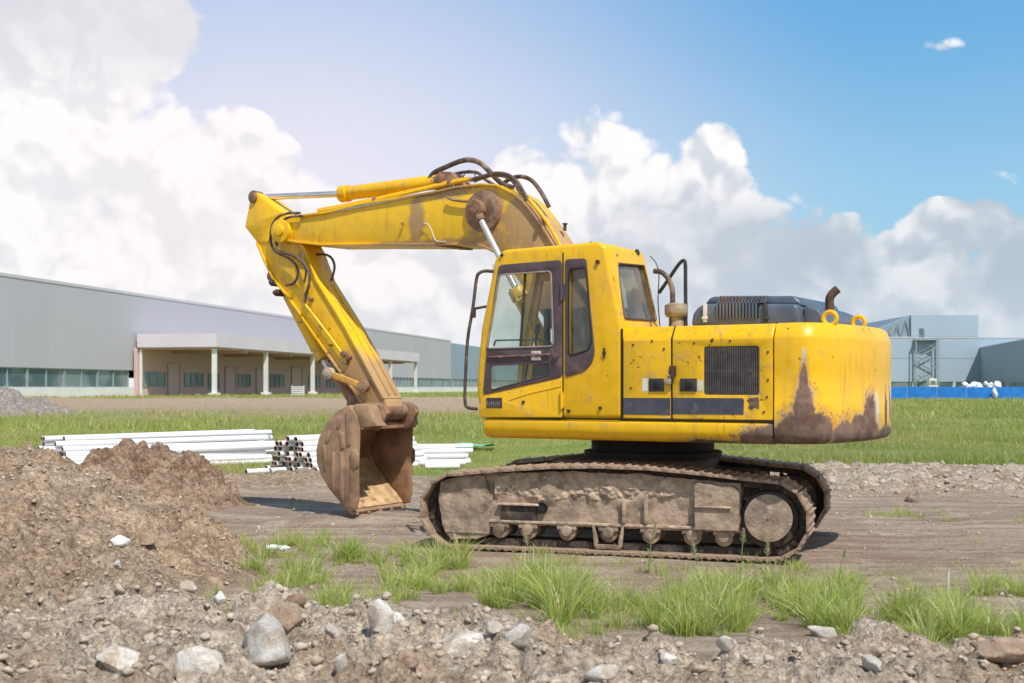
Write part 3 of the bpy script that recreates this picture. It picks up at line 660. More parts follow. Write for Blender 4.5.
# linkage
yk = .25
M['yel_arm2'] = yellow('paint_yellow_link', base=(.85, .42, .01), dirt=.75, rust=.6)
K1 = H(329, 373.5, yk); K2 = H(363.5, 386.5, yk)
def link(pa, pb, y, w, name, mat):
    a_, b_ = Vector((pa[0], 0, pa[1])), Vector((pb[0], 0, pb[1])); d_ = (b_ - a_).normalized(); n_ = Vector((-d_.z, 0, d_.x)) * w
    m_ = MB()
    m_.prism([((a_ + n_).x, (a_ + n_).z), ((b_ + n_).x, (b_ + n_).z), ((b_ - n_).x, (b_ - n_).z), ((a_ - n_).x, (a_ - n_).z)], y - .025, y + .025)
    m_.cyl((a_.x, y - .03, a_.z), (a_.x, y + .03, a_.z), w * 1.7, n=20).cyl((b_.x, y - .03, b_.z), (b_.x, y + .03, b_.z), w * 1.7, n=20)
    return m_.build(name, mat, exc, .006)
for y in (yk, -yk):
    lk = link(K1, K2, y, .038, 'rocker_link', M['yel_arm2'] if y > 0 else M['brown_metal'])
    for K in (K1, K2):
        MB().cyl((K[0], y - .04, K[1]), (K[0], y + .045 * (1 if y > 0 else -1), K[1]), .075, n=24).cyl((K[0], y, K[1]), (K[0], y + .06 * (1 if y > 0 else -1), K[1]), .045, n=20).build('link_pin', simple('pin_dust', (.42, .33, .25), .8) if y > 0 and K is K1 and y == yk else M['brown_metal'], lk, .006)
K3 = H(354, 404, .14)
for y in (.12, -.12): link(K1, K3, y, .065, 'bucket_link', M['brown_metal'])
MB().cyl((K1[0], -.27, K1[1]), (K1[0], .27, K1[1]), .045, n=16).build('link_shaft', M['brown_metal'], exc)

# ---------------- bucket
w2 = .54
so = [(360, 427), (357, 415), (350, 405), (338, 411), (327, 424), (320, 437), (317, 450), (317.5, 462), (321.5, 475), (330, 489), (340, 501), (350, 511)]
so = [H(u, v, w2) for u, v in so]
def inset(pts, k):
    out = []; P = [Vector((p[0], p[1])) for p in pts]; L = len(P)
    for i, p in enumerate(P):
        t_ = (P[min(i + 1, L - 1)] - P[max(i - 1, 0)]).normalized(); n_ = Vector((t_.y, -t_.x)); out.append(p + n_ * k)
    return out
s1 = inset(so, .03); s2 = inset(so, -.03)
cxy = (sum(p[0] for p in so) / len(so), sum(p[1] for p in so) / len(so))
si = s1 if (Vector(s1[6]) - Vector(cxy)).length < (Vector(s2[6]) - Vector(cxy)).length else s2
mb = MB()
mb.prism(so + [(p.x, p.y) for p in reversed(si)], -w2 + .02, w2 - .02)
bk = mb.build('bucket', M['bucket_in'], exc, .004)
side = so + [H(u, v, w2) for u, v in ((356.5, 510), (359, 500), (358.5, 470), (359.5, 440))]
for sgn in (1, -1):
    MB().prism(side, sgn * w2 - .018, sgn * w2 + .018).build('side_plate', M['bucket'] if sgn > 0 else M['bucket_in'], bk, .006)
    # wear strips
    ws = MB()
    for poly in ([(352, 452), (357, 450), (358.5, 478), (356, 508), (350, 507), (351.5, 480)], [(340.5, 431), (344.5, 433), (346, 448), (342, 449)], [(341, 452), (344.5, 452), (345, 500), (341, 496)], [(329, 430), (333, 432), (330, 442), (327, 441)], [(333, 452), (336, 452), (336, 492), (332, 487)],
                 [(347, 412), (353, 409), (352, 445), (348, 446)], [(340, 415), (343, 417), (341, 428), (338, 427)], [(324, 445), (327, 445), (328, 470), (325, 468)]):
        ws.prism([H(u, v, w2) for u, v in poly], sgn * (w2 + .014), sgn * (w2 + .032))
    ws.build('wear_strip', M['bucket'], bk, .005)
    # side cutter
    MB().prism([H(u, v, w2) for u, v in ((353, 450), (357, 449), (360.5, 455), (360.5, 465), (357, 470), (353, 466))], sgn * (w2 + .02), sgn * (w2 + .045)).build('side_cutter', M['bucket'], bk, .006)
# mouth frame: top beam and rims
tb = H(360, 426, w2)
MB().box(tb[0] - .05, tb[0] + .05, -w2, w2, tb[1] - .045, tb[1] + .03).build('top_beam', M['bucket_in'], bk, .01)
lipa = H(352, 509.5, w2)
# cutting lip and teeth
fl = (Vector(so[-1]) - Vector(so[-3])).normalized()
lp = MB()
a_, b_ = Vector(so[-2]), Vector(so[-1]) + fl * .05
n_ = Vector((fl.y, -fl.x)) * .02
lp.prism([tuple(a_ + n_), tuple(b_ + n_), tuple(b_ - n_), tuple(a_ - n_)], -w2 + .0, w2 - .0)
lp.build('cutting_edge', M['bucket'], bk, .004)
for k in range(5):
    y = -w2 + .08 + k * (2 * w2 - .16) / 4
    t0, t1 = Vector(so[-1]) - fl * .12, Vector(so[-1]) + fl * .075
    n2 = Vector((fl.y, -fl.x))
    tm = MB(); tm.add([(t0.x + n2.x * .045, y - .045, t0.y + n2.y * .045), (t0.x + n2.x * .045, y + .045, t0.y + n2.y * .045), (t0.x - n2.x * .045, y + .045, t0.y - n2.y * .045), (t0.x - n2.x * .045, y - .045, t0.y - n2.y * .045),
                       (t1.x + n2.x * .008, y - .025, t1.y + n2.y * .008), (t1.x + n2.x * .008, y + .025, t1.y + n2.y * .008), (t1.x - n2.x * .008, y + .025, t1.y - n2.y * .008), (t1.x - n2.x * .008, y - .025, t1.y - n2.y * .008)],
                      [(0, 1, 2, 3), (7, 6, 5, 4), (0, 4, 5, 1), (1, 5, 6, 2), (2, 6, 7, 3), (3, 7, 4, 0)])
    tm.build('tooth', M['bucket'], bk, .006)
# sand lying on the bucket floor
g0 = Vector(si[-5]); g1 = Vector(si[-1]); inn = (Vector(cxy) - (g0 + g1) / 2).normalized()
vs, fs = [], []; nu, nv = 24, 30
for i in range(nu + 1):
    for j in range(nv + 1):
        s_ = i / nu; y = -w2 + .03 + (2 * w2 - .06) * j / nv
        q = Vector(si[-5]) if s_ == 0 else None
        f_ = s_ * 4; i0 = min(int(f_), 3); fr = f_ - i0; q = Vector(si[-5 + i0]).lerp(Vector(si[-4 + i0]), fr)
        h_ = .004 + .09 * math.sin(math.pi * min(1, s_ * 1.0)) * (.55 + .9 * mnoise.noise(Vector((s_ * 3, y * 3, 1)))) + .012 * mnoise.noise(Vector((s_ * 20, y * 14, 4)))
        h_ = max(.0035, h_); q = q + inn * h_; vs.append((q.x, y, q.y))
for i in range(nu):
    for j in range(nv): a0 = i * (nv + 1) + j; fs.append((a0, a0 + 1, a0 + nv + 2, a0 + nv + 1))
MB().add(vs, fs).build('bucket_sand', M['sand'], bk)
# ears that hold the arm foot
for sgn in (1, -1):
    ye = .30 * sgn
    MB().prism([H(u, v, .3) for u, v in ((359, 427), (353, 409), (358, 404), (375, 402.5), (386, 406), (389, 413), (384, 424), (378, 430))], ye - .03, ye + .03).build('bucket_ear', M['bucket_in'], bk, .008)
    Pp = H(379, 411.5, .2)
    MB().cyl((Pp[0], ye - .04, Pp[1]), (Pp[0], ye + .055 * sgn, Pp[1]), .07, n=24).cyl((Pp[0], ye, Pp[1]), (Pp[0], ye + .07 * sgn, Pp[1]), .04, n=16).build('bucket_pin', M['brown_metal'], bk, .008)
    MB().prism([H(u, v, w2) for u, v in (((352, 410), (355, 404), (368, 405), (373, 420), (378, 426), (361, 428)) if sgn > 0 else ((352, 410), (355, 403), (361, 405), (365, 420), (366, 427), (359, 428)))], sgn * .35, sgn * (w2 + .005)).build('shoulder_box', M['bucket'], bk, .012)

# ---------------- undercarriage
PT = R(18); TX, TY = 1.36, 13.60
rel = Vector((TX - CX, TY - CY)); tl = Vector((rel.x * fx + rel.y * fy, rel.x * lx + rel.y * ly, 0))
trz = (PSI - PT)
def upart(o):
    o.location = tl; o.rotation_euler = (0, 0, trz); return o
tfx, tfy = -math.cos(PT), math.sin(PT); tlx, tly = -math.sin(PT), -math.cos(PT)
def U(u, v, yl):
    k = (u - 512) / FOC; bx, by = TX + yl * tlx, TY + yl * tly
    xl = (k * by - bx) / (tfx - k * tfy); Y = by + xl * tfy
    return (xl, EYE + (HZ - v) * Y / FOC)
MB().cyl((0, 0, .93), (0, 0, 1.125), .66, n=40).cyl((0, 0, .90), (0, 0, .97), .74, n=40).build('swing_bearing', M['black'], exc, .01)
upart(MB().box(-.75, .75, -.85, .85, .5, .91).box(-1.2, 1.2, -.9, -.6, .45, .75).box(-1.2, 1.2, .6, .9, .45, .75).build('carbody', M['track_dark'], exc, .05))
RC = .355; xs_, xi_, zc = -1.545, 1.575, .40                         # sprocket x, idler x, wheel centre
path = []
def arc(cx, a0, a1, n):
    for k in range(n): a = a0 + (a1 - a0) * k / n; path.append((cx + RC * math.cos(a), zc + RC * math.sin(a)))
tops = [(1.57, .755), (1.15, .80), (.6, .845), (.1, .86), (-.4, .852), (-.9, .815), (-1.3, .775), (-1.545, .755)]
for k in range(60):
    x = xi_ + (xs_ - xi_) * k / 60; z = float(np.interp(x, [p[0] for p in reversed(tops)], [p[1] for p in reversed(tops)])); path.append((x, z))
arc(xs_, math.pi / 2, 3 * math.pi / 2, 40)
for k in range(60): path.append((xs_ + (xi_ - xs_) * k / 60, zc - RC))
arc(xi_, -math.pi / 2, math.pi / 2, 40)
P_ = np.array(path + [path[0]]); seg = np.hypot(*np.diff(P_, axis=0).T); cum = np.concatenate([[0], np.cumsum(seg)]); TOT = cum[-1]; NS = 46; pitch = TOT / NS
def at_s(s_): s_ %= TOT; return Vector((float(np.interp(s_, cum, P_[:, 0])), float(np.interp(s_, cum, P_[:, 1]))))
# one shoe: plate with three grousers and bolt heads (local x along the run, z outward)
h2 = pitch / 2
shoe_prof = [(-h2 * 1.0, .0), (-h2 * .98, .040), (-h2 * .82, .042), (-h2 * .66, .026), (-.02, .024), (-.012, .034), (.012, .034), (.02, .024), (h2 * .62, .020), (h2 * .76, .030), (h2 * .92, .028), (h2 * 1.04, .008), (h2 * 1.04, -.006), (-h2 * .9, -.006)]
shoe_me = MB().prism(shoe_prof, -.30, .30).build('track_shoe', M['shoe'], None, .003)
def frame_bumpy(outline, y0, y1, step=.035, amp=.02, mudz=None, name='x', mat=None, par=None, seed=0, edge=.0):
    """plate cut from a fine grid, its outer face pushed out by lumps of dried mud"""
    from mathutils.geometry import intersect_point_line
    xs = [p[0] for p in outline]; zs = [p[1] for p in outline]
    me = MB().prism(outline, y0, y1).mesh(name); bm = bmesh.new(); bm.from_mesh(me)
    for ax, lo, hi in ((0, min(xs), max(xs)), (2, min(zs), max(zs)), (1, y0, y1)):
        st_ = step if ax != 1 else max(step, abs(y1 - y0) / 4)
        k = lo + st_
        while k < hi - 1e-4:
            nn = Vector((0, 0, 0)); nn[ax] = 1; cc_ = Vector((0, 0, 0)); cc_[ax] = k
            bmesh.ops.bisect_plane(bm, geom=bm.verts[:] + bm.edges[:] + bm.faces[:], plane_co=cc_, plane_no=nn); k += st_
    bmesh.ops.triangulate(bm, faces=[f for f in bm.faces if len(f.verts) > 4])
    bm.normal_update()
    for v in bm.verts:
        p = v.co; q = Vector((p.x, p.y, p.z + seed * 3.1))
        m_ = max(0, mnoise.noise(q * 5) + .25) * 1.0 + .5 * max(0, mnoise.noise(q * 14)) + .35 * mnoise.noise(q * 30)
        k = 1.0 if mudz is None else min(1, max(.12, mudz(p.x, p.z)))
        if not (abs(p.y - y0) < 1e-4): v.co = p + v.normal * amp * k * m_
    bm.to_mesh(me); bm.free()
    o = link_mesh(name, me, mat, par); smooth(me, 60); return o
for sgn in (1, -1):
    yc = 1.12 * sgn
    ch = MB()
    for k in range(NS):
        a = at_s(k * pitch - h2 * .95); b = at_s(k * pitch + h2 * .95); t_ = (b - a).normalized(); n_ = Vector((t_.y, -t_.x))
        if n_.dot(Vector(((a + b) / 2)) - Vector((min(max((a.x), xs_), xi_), zc))) < 0: n_ = -n_
        for yy in (-.11, .11):
            q = [a - n_ * .075, b - n_ * .075, b - n_ * .004, a - n_ * .004]
            ch.prism([(p.x, p.y) for p in q], yc + yy - .03, yc + yy + .03)
        ch.cyl((a.x - n_.x * .04, yc - .16, a.y - n_.y * .04), (a.x - n_.x * .04, yc + .16, a.y - n_.y * .04), .03, n=8)
    trk = upart(ch.build('track', M['track_dark'], exc))
    for k in range(NS):
        c_ = at_s(k * pitch); a = at_s(k * pitch - .04); b = at_s(k * pitch + .04); t_ = (b - a).normalized(); n_ = Vector((t_.y, -t_.x))
        if n_.dot(c_ - Vector((min(max(c_.x, xs_), xi_), zc))) < 0: n_ = -n_
        o = shoe_me if (sgn == 1 and k == 0) else shoe_me.copy()
        if not (sgn == 1 and k == 0): COL.objects.link(o)
        o.name = 'track_shoe'; o.parent = trk
        j = random.uniform(-.006, .006)
        X = Vector((t_.x, 0, t_.y)); Z = Vector((n_.x, 0, n_.y)); Yv = Z.cross(X)
        Mx = Matrix((X, Yv, Z)).transposed().to_4x4(); Mx.translation = Vector((c_.x, yc + j, c_.y))
        o.matrix_local = Mx
    ys = sgn
    def yr(a, b): return (a, b) if sgn > 0 else (-b, -a)
    fr_out = [U(u, v, 1.30) for u, v in ((484, 474), (560, 472), (640, 475), (694, 480), (739, 487), (740.5, 533), (640, 529), (489, 523.5))]
    fr_out = [(x, z) for x, z in fr_out]
    ya_, yb_ = yr(.98, 1.30)
    mudf = lambda x, z: (1.6 if z > .50 else .3) * (1.0 if x > -.4 else .75)
    if sgn > 0:
        tf = frame_bumpy(fr_out, ya_, yb_, .03, .035, mudf, 'track_frame', M['mud_track'], exc, 1)
    else:
        tf = MB().prism(fr_out, ya_, yb_).build('track_frame', M['mud_track'], exc, .01)
    upart(tf)
    # front idler guard
    ig = [U(u, v, 1.32) for u, v in ((441, 482), (450, 478.5), (484, 475.5), (489.5, 500), (489, 534), (478, 538), (452, 538), (443, 524), (440, 500))]
    if sgn > 0: frame_bumpy(ig, 1.0, 1.33, .035, .022, None, 'idler_guard', M['mud_track'], tf, 5)
    else: MB().prism(ig, *yr(1.0, 1.33)).build('idler_guard', M['mud_track'], tf, .01)
    if sgn > 0:
        MB().box(*sorted((U(489, 526, 1.32)[0], U(446, 526, 1.32)[0])), 1.33, 1.35, U(470, 533, 1.32)[1], U(470, 531, 1.32)[1]).build('guard_ledge', M['mud_track'], tf, .004)
        # bottom flange, recess, hole, motor cover box
        x0, x1 = U(740, 530, 1.3)[0], U(489, 524, 1.3)[0]
        MB().box(x0, x1, 1.0, 1.335, .285, .312).build('bottom_flange', M['mud_clump'], tf, .005)
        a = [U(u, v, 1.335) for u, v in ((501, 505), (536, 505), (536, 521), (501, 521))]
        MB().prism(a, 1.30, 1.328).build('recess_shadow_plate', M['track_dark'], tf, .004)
        mb = MB(); q0, q1 = a[0], a[1]
        mb.box(min(q0[0], q1[0]) - .03, max(q0[0], q1[0]) + .03, 1.30, 1.36, a[0][1], a[0][1] + .022); mb.build('step_ledge', M['mud_clump'], tf, .005)
        x, z = U(541.8, 508, 1.33); MB().cyl((x, 1.30, z), (x, 1.352, z), .055, n=24, cap=False).cyl((x, 1.31, z), (x, 1.342, z), .046, n=24).build('frame_port', M['black'], tf)
        for u in (624, 646):
            x = U(u, 510, 1.33)[0]; MB().box(x - .018, x + .018, 1.29, 1.352, .32, .54).build('frame_rib', M['mud_track'], tf, .008)
        bx = [U(u, v, 1.37) for u, v in ((695, 483), (733, 487), (738, 493), (738.5, 531), (695, 529))]
        frame_bumpy(bx, 1.2, 1.375, .03, .014, lambda x, z: 1.3 if z > .55 else .35, 'motor_cover', M['mud_track'], tf, 9)
        x0, x1 = U(731, 512, 1.38)[0], U(695, 510, 1.38)[0]; MB().box(x0, x1, 1.36, 1.40, .50, .515).build('cover_ledge', M['mud_clump'], tf, .004)
        # caked mud lying along the top
        cm = MB(); nu_, nv_ = 150, 26; vs = []; fs = []
        for i in range(nu_ + 1):
            for j in range(nv_ + 1):
                x = -1.28 + 2.46 * i / nu_; t_ = j / nv_; zt = .775 - .03 * max(0, -x); zb = .52 + .10 * mnoise.noise(Vector((x * 2.3, 3, 1))) + .05 * mnoise.noise(Vector((x * 9, 7, 1)))
                z = zb + (zt - zb) * t_; q = Vector((x, z, 2.2))
                th = .022 * min(1, t_ * 6, (1 - t_) * 8 + .3) * (1 + 1.5 * mnoise.noise(q * 7)) + .030 * max(0, mnoise.noise(q * 16) + .05) + .022 * max(0, mnoise.noise(q * 34))
                cl = mnoise.cell(q * 22) * .010; vs.append((x, 1.302 + max(-.01, th - .012) + cl * (t_ > .05), z))
        for i in range(nu_):
            for j in range(nv_): a0 = i * (nv_ + 1) + j; fs.append((a0, a0 + nv_ + 1, a0 + nv_ + 2, a0 + 1))
        cm.add(vs, fs).build('caked_mud', M['mud_clump'], tf, ang=60)
    # rollers
    for u in (500, 528.5, 567, 608.7, 650.7, 692.4, 724):
        x = U(u, 530, 1.3)[0]; a, b = yr(.96, 1.3)
        ro = MB().cyl((x, a, .21), (x, b, .21), .085, n=20).cyl((x, yr(1.29, 1.34)[0], .225), (x, yr(1.29, 1.34)[1], .225), .055, n=14).box(x - .10, x + .10, *yr(1.24, 1.325), .235, .29).build('track_roller', M['mud_track'], tf, .006)
        if u == 608.7:
            MB().prism([(x - .16, .30), (x - .14, .30), (x - .10, .13), (x - .11, .105), (x + .11, .105), (x + .10, .13), (x + .14, .30), (x + .16, .30), (x + .14, .09), (x + .11, .06), (x - .11, .06), (x - .14, .09)], *yr(1.30, 1.34)).build('roller_guard', M['mud_track'], tf, .006)
    for x in (.75, -.45):
        MB().cyl((x, yr(.95, 1.28)[0], .74), (x, yr(.95, 1.28)[1], .74), .06, n=16).build('carrier_roller', M['track_dark'], tf, .005)
    # idler and sprocket
    MB().cyl((xi_, yr(1.0, 1.24)[0], zc), (xi_, yr(1.0, 1.24)[1], zc), .285, n=40).build('idler_wheel', M['track_dark'], tf, .01)
    sp = []; nt_ = 21
    for k in range(nt_ * 4):
        a = 2 * math.pi * k / (nt_ * 4); r = (.268, .268, .318, .318)[k % 4]; sp.append((xs_ + r * math.cos(a), zc + r * math.sin(a)))
    spo = MB().prism(sp, *yr(1.09, 1.15)).build('sprocket', M['track_dark'], tf, .004)
    hubx, hubz = U(774.8, 517.4, 1.36)
    MB().cyl((xs_, yr(.9, 1.30)[0], zc), (xs_, yr(.9, 1.30)[1], zc), .27, n=40).build('drive_housing', M['track_dark'], tf, .01)
    MB().cyl((xs_, yr(1.28, 1.40)[0], zc + .02), (xs_, yr(1.28, 1.40)[1], zc + .02), .222, n=48).cyl((xs_, yr(1.395, 1.408)[0], zc + .02), (xs_, yr(1.395, 1.408)[1], zc + .02), .018, n=10).build('final_drive_cover', M['mud_track'], tf, .016, 3)

# ------------------------------------------------------------------ numpy noise
def _hash(ix, iy, seed):
    h = (ix.astype(np.int64) * 374761393 + iy.astype(np.int64) * 668265263 + seed * 1442695041) & 0x7fffffff
    h = (h ^ (h >> 13)) * 1274126177 & 0x7fffffff
    return ((h ^ (h >> 16)) & 0xffffff) / float(0xffffff)
def vnoise(x, y, seed=0):
    ix, iy = np.floor(x), np.floor(y); fx_, fy_ = x - ix, y - iy
    u, v = fx_ * fx_ * (3 - 2 * fx_), fy_ * fy_ * (3 - 2 * fy_)
    a, b = _hash(ix, iy, seed), _hash(ix + 1, iy, seed); c, d = _hash(ix, iy + 1, seed), _hash(ix + 1, iy + 1, seed)
    return (a + (b - a) * u) * (1 - v) + (c + (d - c) * u) * v
def fbm(x, y, f, octv=4, seed=0, gain=.5):
    s_, a, n = 0, 1, 0
    for k in range(octv):
        s_ = s_ + a * vnoise(x * f + 17.3 * k, y * f - 9.1 * k, seed + k); n += a; a *= gain; f *= 2.03
    return s_ / n * 2 - 1
def lumps(x, y, cell, dens, seed, power=.5):
    """round clods: one bump per jittered cell"""
    gx, gy = np.floor(x / cell), np.floor(y / cell); out = np.zeros_like(x)
    for dx in (-1, 0, 1):
        for dy in (-1, 0, 1):
            cx, cy = gx + dx, gy + dy
            jx, jy = _hash(cx, cy, seed), _hash(cx, cy, seed + 1); r = _hash(cx, cy, seed + 2); on = _hash(cx, cy, seed + 3) < dens
            rad = cell * (.25 + .45 * r)
            d = np.hypot(x - (cx + jx) * cell, y - (cy + jy) * cell) / rad
            out = np.maximum(out, np.where(on & (d < 1), rad * np.power(np.clip(1 - d * d, 0, 1), power) * .75, 0))
    return out
def sst(x, a, b): t = np.clip((x - a) / (b - a), 0, 1); return t * t * (3 - 2 * t)

# rubble bank edge in front: distance at which the rubble gives way to the track, by lateral position
RB_X = [-9, -4.5, -2.6, -1.9, -1.3, -.8, -.35, .0, .5, 1.1, 1.6, 2.1, 2.8, 4.0, 12]
RB_Y = [9.4, 9.3, 9.3, 9.1, 8.75, 8.75, 8.35, 7.9, 7.55, 7.55, 7.8, 7.75, 7.4, 7.3, 7.2]
def mound(x, y):
    r = np.hypot((x + 5.3) / 3.25, (y - 10.6) / 3.7) + .10 * fbm(x, y, .7, 3, 5)
    return np.interp(r, [0, .3, .55, .68, .82, 1.0], [1.16, 1.03, .82, .58, .25, 0])
def height(x, y):
    xw = x + .35 * fbm(x, y, 1.1, 3, 41); yw = y + .35 * fbm(x, y, 1.3, 3, 43)
    near = 1 - sst(y, 26, 70)
    h = .05 * fbm(x, y, .25, 3, 1) * near + .018 * fbm(x, y, 1.6, 4, 2) * near
    rub = 1 - sst(yw, np.interp(xw, RB_X, RB_Y) - .35, np.interp(xw, RB_X, RB_Y) + .12)
    big = fbm(x, y, .9, 4, 11)
    jx_, jy_ = x + .05 * fbm(x, y, 6, 3, 141), y + .05 * fbm(x, y, 6, 3, 143)
    hr_ = .09 + .10 * big + .6 * lumps(jx_, jy_, .42, .55, 21, .4) + .9 * lumps(jx_, jy_, .17, .8, 25, .4) + 1.1 * lumps(jx_, jy_, .085, .8, 31, .4) + .04 * fbm(x, y, 9, 4, 33, .7)
    h = h + rub * np.maximum(0, hr_ + .07 * np.exp(-((x + .3) / .7) ** 2))
    m = mound(xw, yw); mm = sst(m, 0.0, .25)
    h = h + m + mm * (.07 * fbm(x, y, 1.6, 4, 51) + .5 * lumps(jx_, jy_, .26, .4, 61) + .6 * lumps(jx_, jy_, .11, .6, 65) + 1.0 * lumps(jx_, jy_, .065, .8, 67) * (y < 14) + .045 * fbm(x, y, 11, 3, 69, .7) * (y < 14))
    # spoil thrown along the far edge of the haul road, left of the bucket
    e = np.exp(-((y - 20.8 - .6 * fbm(x, y, .5, 2, 71)) / .9) ** 2) * (1 - sst(x, -2.2, -1.2)) * sst(x, -12, -9)
    h = h + e * (.22 + .14 * fbm(x, y, 1.4, 4, 73) + .5 * lumps(x, y, .25, .6, 75))
    # gravel strip beyond the machine on the right
    e2 = sst(y, 18.8, 20.5) * (1 - sst(y, 24.5, 26.5)) * sst(x, 1.5, 4.5)
    h = h + e2 * (.05 + .06 * fbm(x, y, .9, 4, 81) + .8 * lumps(x, y, .34, .6, 83) + .6 * lumps(x, y, .16, .7, 85))
    # wheel ruts
    road = sst(y, 12.5, 14) * (1 - sst(y, 19.5, 20.8)) + sst(y, 9.6, 10.2) * (1 - sst(y, 12.5, 14)) * sst(x, -2.4, -1.5)
    h = h + np.clip(road, 0, 1) * (.045 * fbm(x * .22 + .1 * y, y * 1.6, 1.4, 5, 91) + .25 * lumps(x, y, .12, .25, 95))
    # ground under the machine is level
    k = np.exp(-(((x - 1.4) / 2.6) ** 2 + ((y - 13.4) / 1.9) ** 2) ** 2); h = h * (1 - k) + (.014 + .012 * fbm(x, y, 3, 3, 97)) * k
    h = h + .115 * np.exp(-(((x + 1.75) / .95) ** 2 + ((y - 15.6) / .8) ** 2) ** 1.5)
    # the field swells gently towards the left-hand buildings, with a bank of bare earth
    L = 1 - sst(x / np.maximum(y, 1), -.06, .10)
    h = h + .62 * sst(y, 60, 105) * (1 - sst(y, 900, 1500)) * L
    soil = np.exp(-((y - 100 - .08 * x) / 7) ** 2) * L * (y > 60)
    h = h + soil * (.18 + .3 * fbm(x, y, .22, 4, 101))
    return h
def zones(x, y):
    xw = x + .35 * fbm(x, y, 1.1, 3, 41); yw = y + .35 * fbm(x, y, 1.3, 3, 43)
    e = np.interp(xw, RB_X, RB_Y)
    rub = 1 - sst(yw, e - .35, e + .2)
    m = mound(xw, yw); mm = sst(m, .0, .2)
    edge = np.where(x > 3, 25.8 + .0 * x, np.where(x < -1.5, 23.2, 23.2 + (x + 1.5) * .55)) + 1.4 * fbm(x, y, .5, 3, 111)
    field = sst(y, edge - .4, edge + .8)
    L = 1 - sst(x / np.maximum(y, 1), -.06, .10)
    soil = np.exp(-((y - 94 - .12 * x + 9 * fbm(x, y, .05, 3, 7)) / 21) ** 4) * L * (y > 60)
    field = field * (1 - soil)
    grey = np.clip(rub * (1 - .85 * mm) + .8 * sst(y, 18.8, 20.5) * sst(x, 1.5, 4), 0, 1)
    return grey, field, np.clip(mm + .7 * np.exp(-((y - 20.8) / 1.2) ** 2) * (x < -1.5) + 1.0 * soil, 0, 1)

def axis(lo, hi, d, far_lo, far_hi, g):
    a = list(np.arange(lo, hi, d)); s_ = d; v = a[-1]
    while v < far_hi: s_ *= g; v += s_; a.append(v)
    s_ = d; v = lo; b = []
    while v > far_lo: s_ *= g; v -= s_; b.append(v)
    return np.array(b[::-1] + a)
gxs = axis(-5.2, 5.2, .026, -3500, 3500, 1.05); gys = axis(5.4, 12.6, .025, -40, 6000, 1.0115)
# keep the far rows coarse once they are beyond the machine area
GX, GY = np.meshgrid(gxs, gys); ZH = height(GX.ravel(), GY.ravel())
nx, ny = len(gxs), len(gys)
def grid_mesh(name, X, Y, Z, nx, ny):
    me = bpy.data.meshes.new(name); nvt = nx * ny
    me.vertices.add(nvt); me.vertices.foreach_set('co', np.column_stack([X, Y, Z]).astype(np.float32).ravel())
    i = np.arange((nx - 1) * (ny - 1)); r, c = i // (nx - 1), i % (nx - 1); a = r * nx + c
    F = np.column_stack([a, a + 1, a + nx + 1, a + nx]).astype(np.int32)
    me.loops.add(F.size); me.loops.foreach_set('vertex_index', F.ravel()); me.polygons.add(len(F))
    me.polygons.foreach_set('loop_start', np.arange(0, F.size, 4, dtype=np.int32)); me.polygons.foreach_set('loop_total', np.full(len(F), 4, np.int32))
    me.polygons.foreach_set('use_smooth', np.ones(len(F), bool)); me.update(); return me
gme = grid_mesh('ground', GX.ravel(), GY.ravel(), ZH, nx, ny)
gre, fie, mou = zones(GX.ravel(), GY.ravel())
ca = gme.color_attributes.new('zone', 'FLOAT_COLOR', 'POINT'); ca.data.foreach_set('color', np.column_stack([gre, fie, mou, np.ones_like(gre)]).astype(np.float32).ravel())
def clods(t, p, amount=.38):
    """each clod and crumb of earth has its own tone"""
    w = t.vmath('ADD', p, t.vmath('MULTIPLY', t.vmath('SUBTRACT', t.noise(p, 14, 3, .6, 0, True), (.5, .5, .5)), (.09, .09, .09))); k = None; hh = None
    for sc_, am in ((9, .5), (24, .8), (60, .6)):
        v = t.node('ShaderNodeTexVoronoi'); v.inputs['Scale'].default_value = sc_; t.l.new(w, v.inputs['Vector']); q = t.node('ShaderNodeSeparateColor'); t.l.new(v.outputs['Color'], q.inputs[0])
        e = t.math('MULTIPLY', t.math('SUBTRACT', q.outputs[0], .5), am * amount * 1.5); e = t.math('ADD', e, t.math('MULTIPLY', t.math('SUBTRACT', .42, v.outputs['Distance']), am * amount))  # crevice shade put into the colour: each clod darkens towards its edge
        k = e if k is None else t.math('ADD', k, e); d_ = t.math('MULTIPLY', t.math('SUBTRACT', 1.0, v.outputs['Distance']), 10.0 / sc_); hh = d_ if hh is None else t.math('ADD', hh, d_)
    return t.math('ADD', 1.0, k), hh
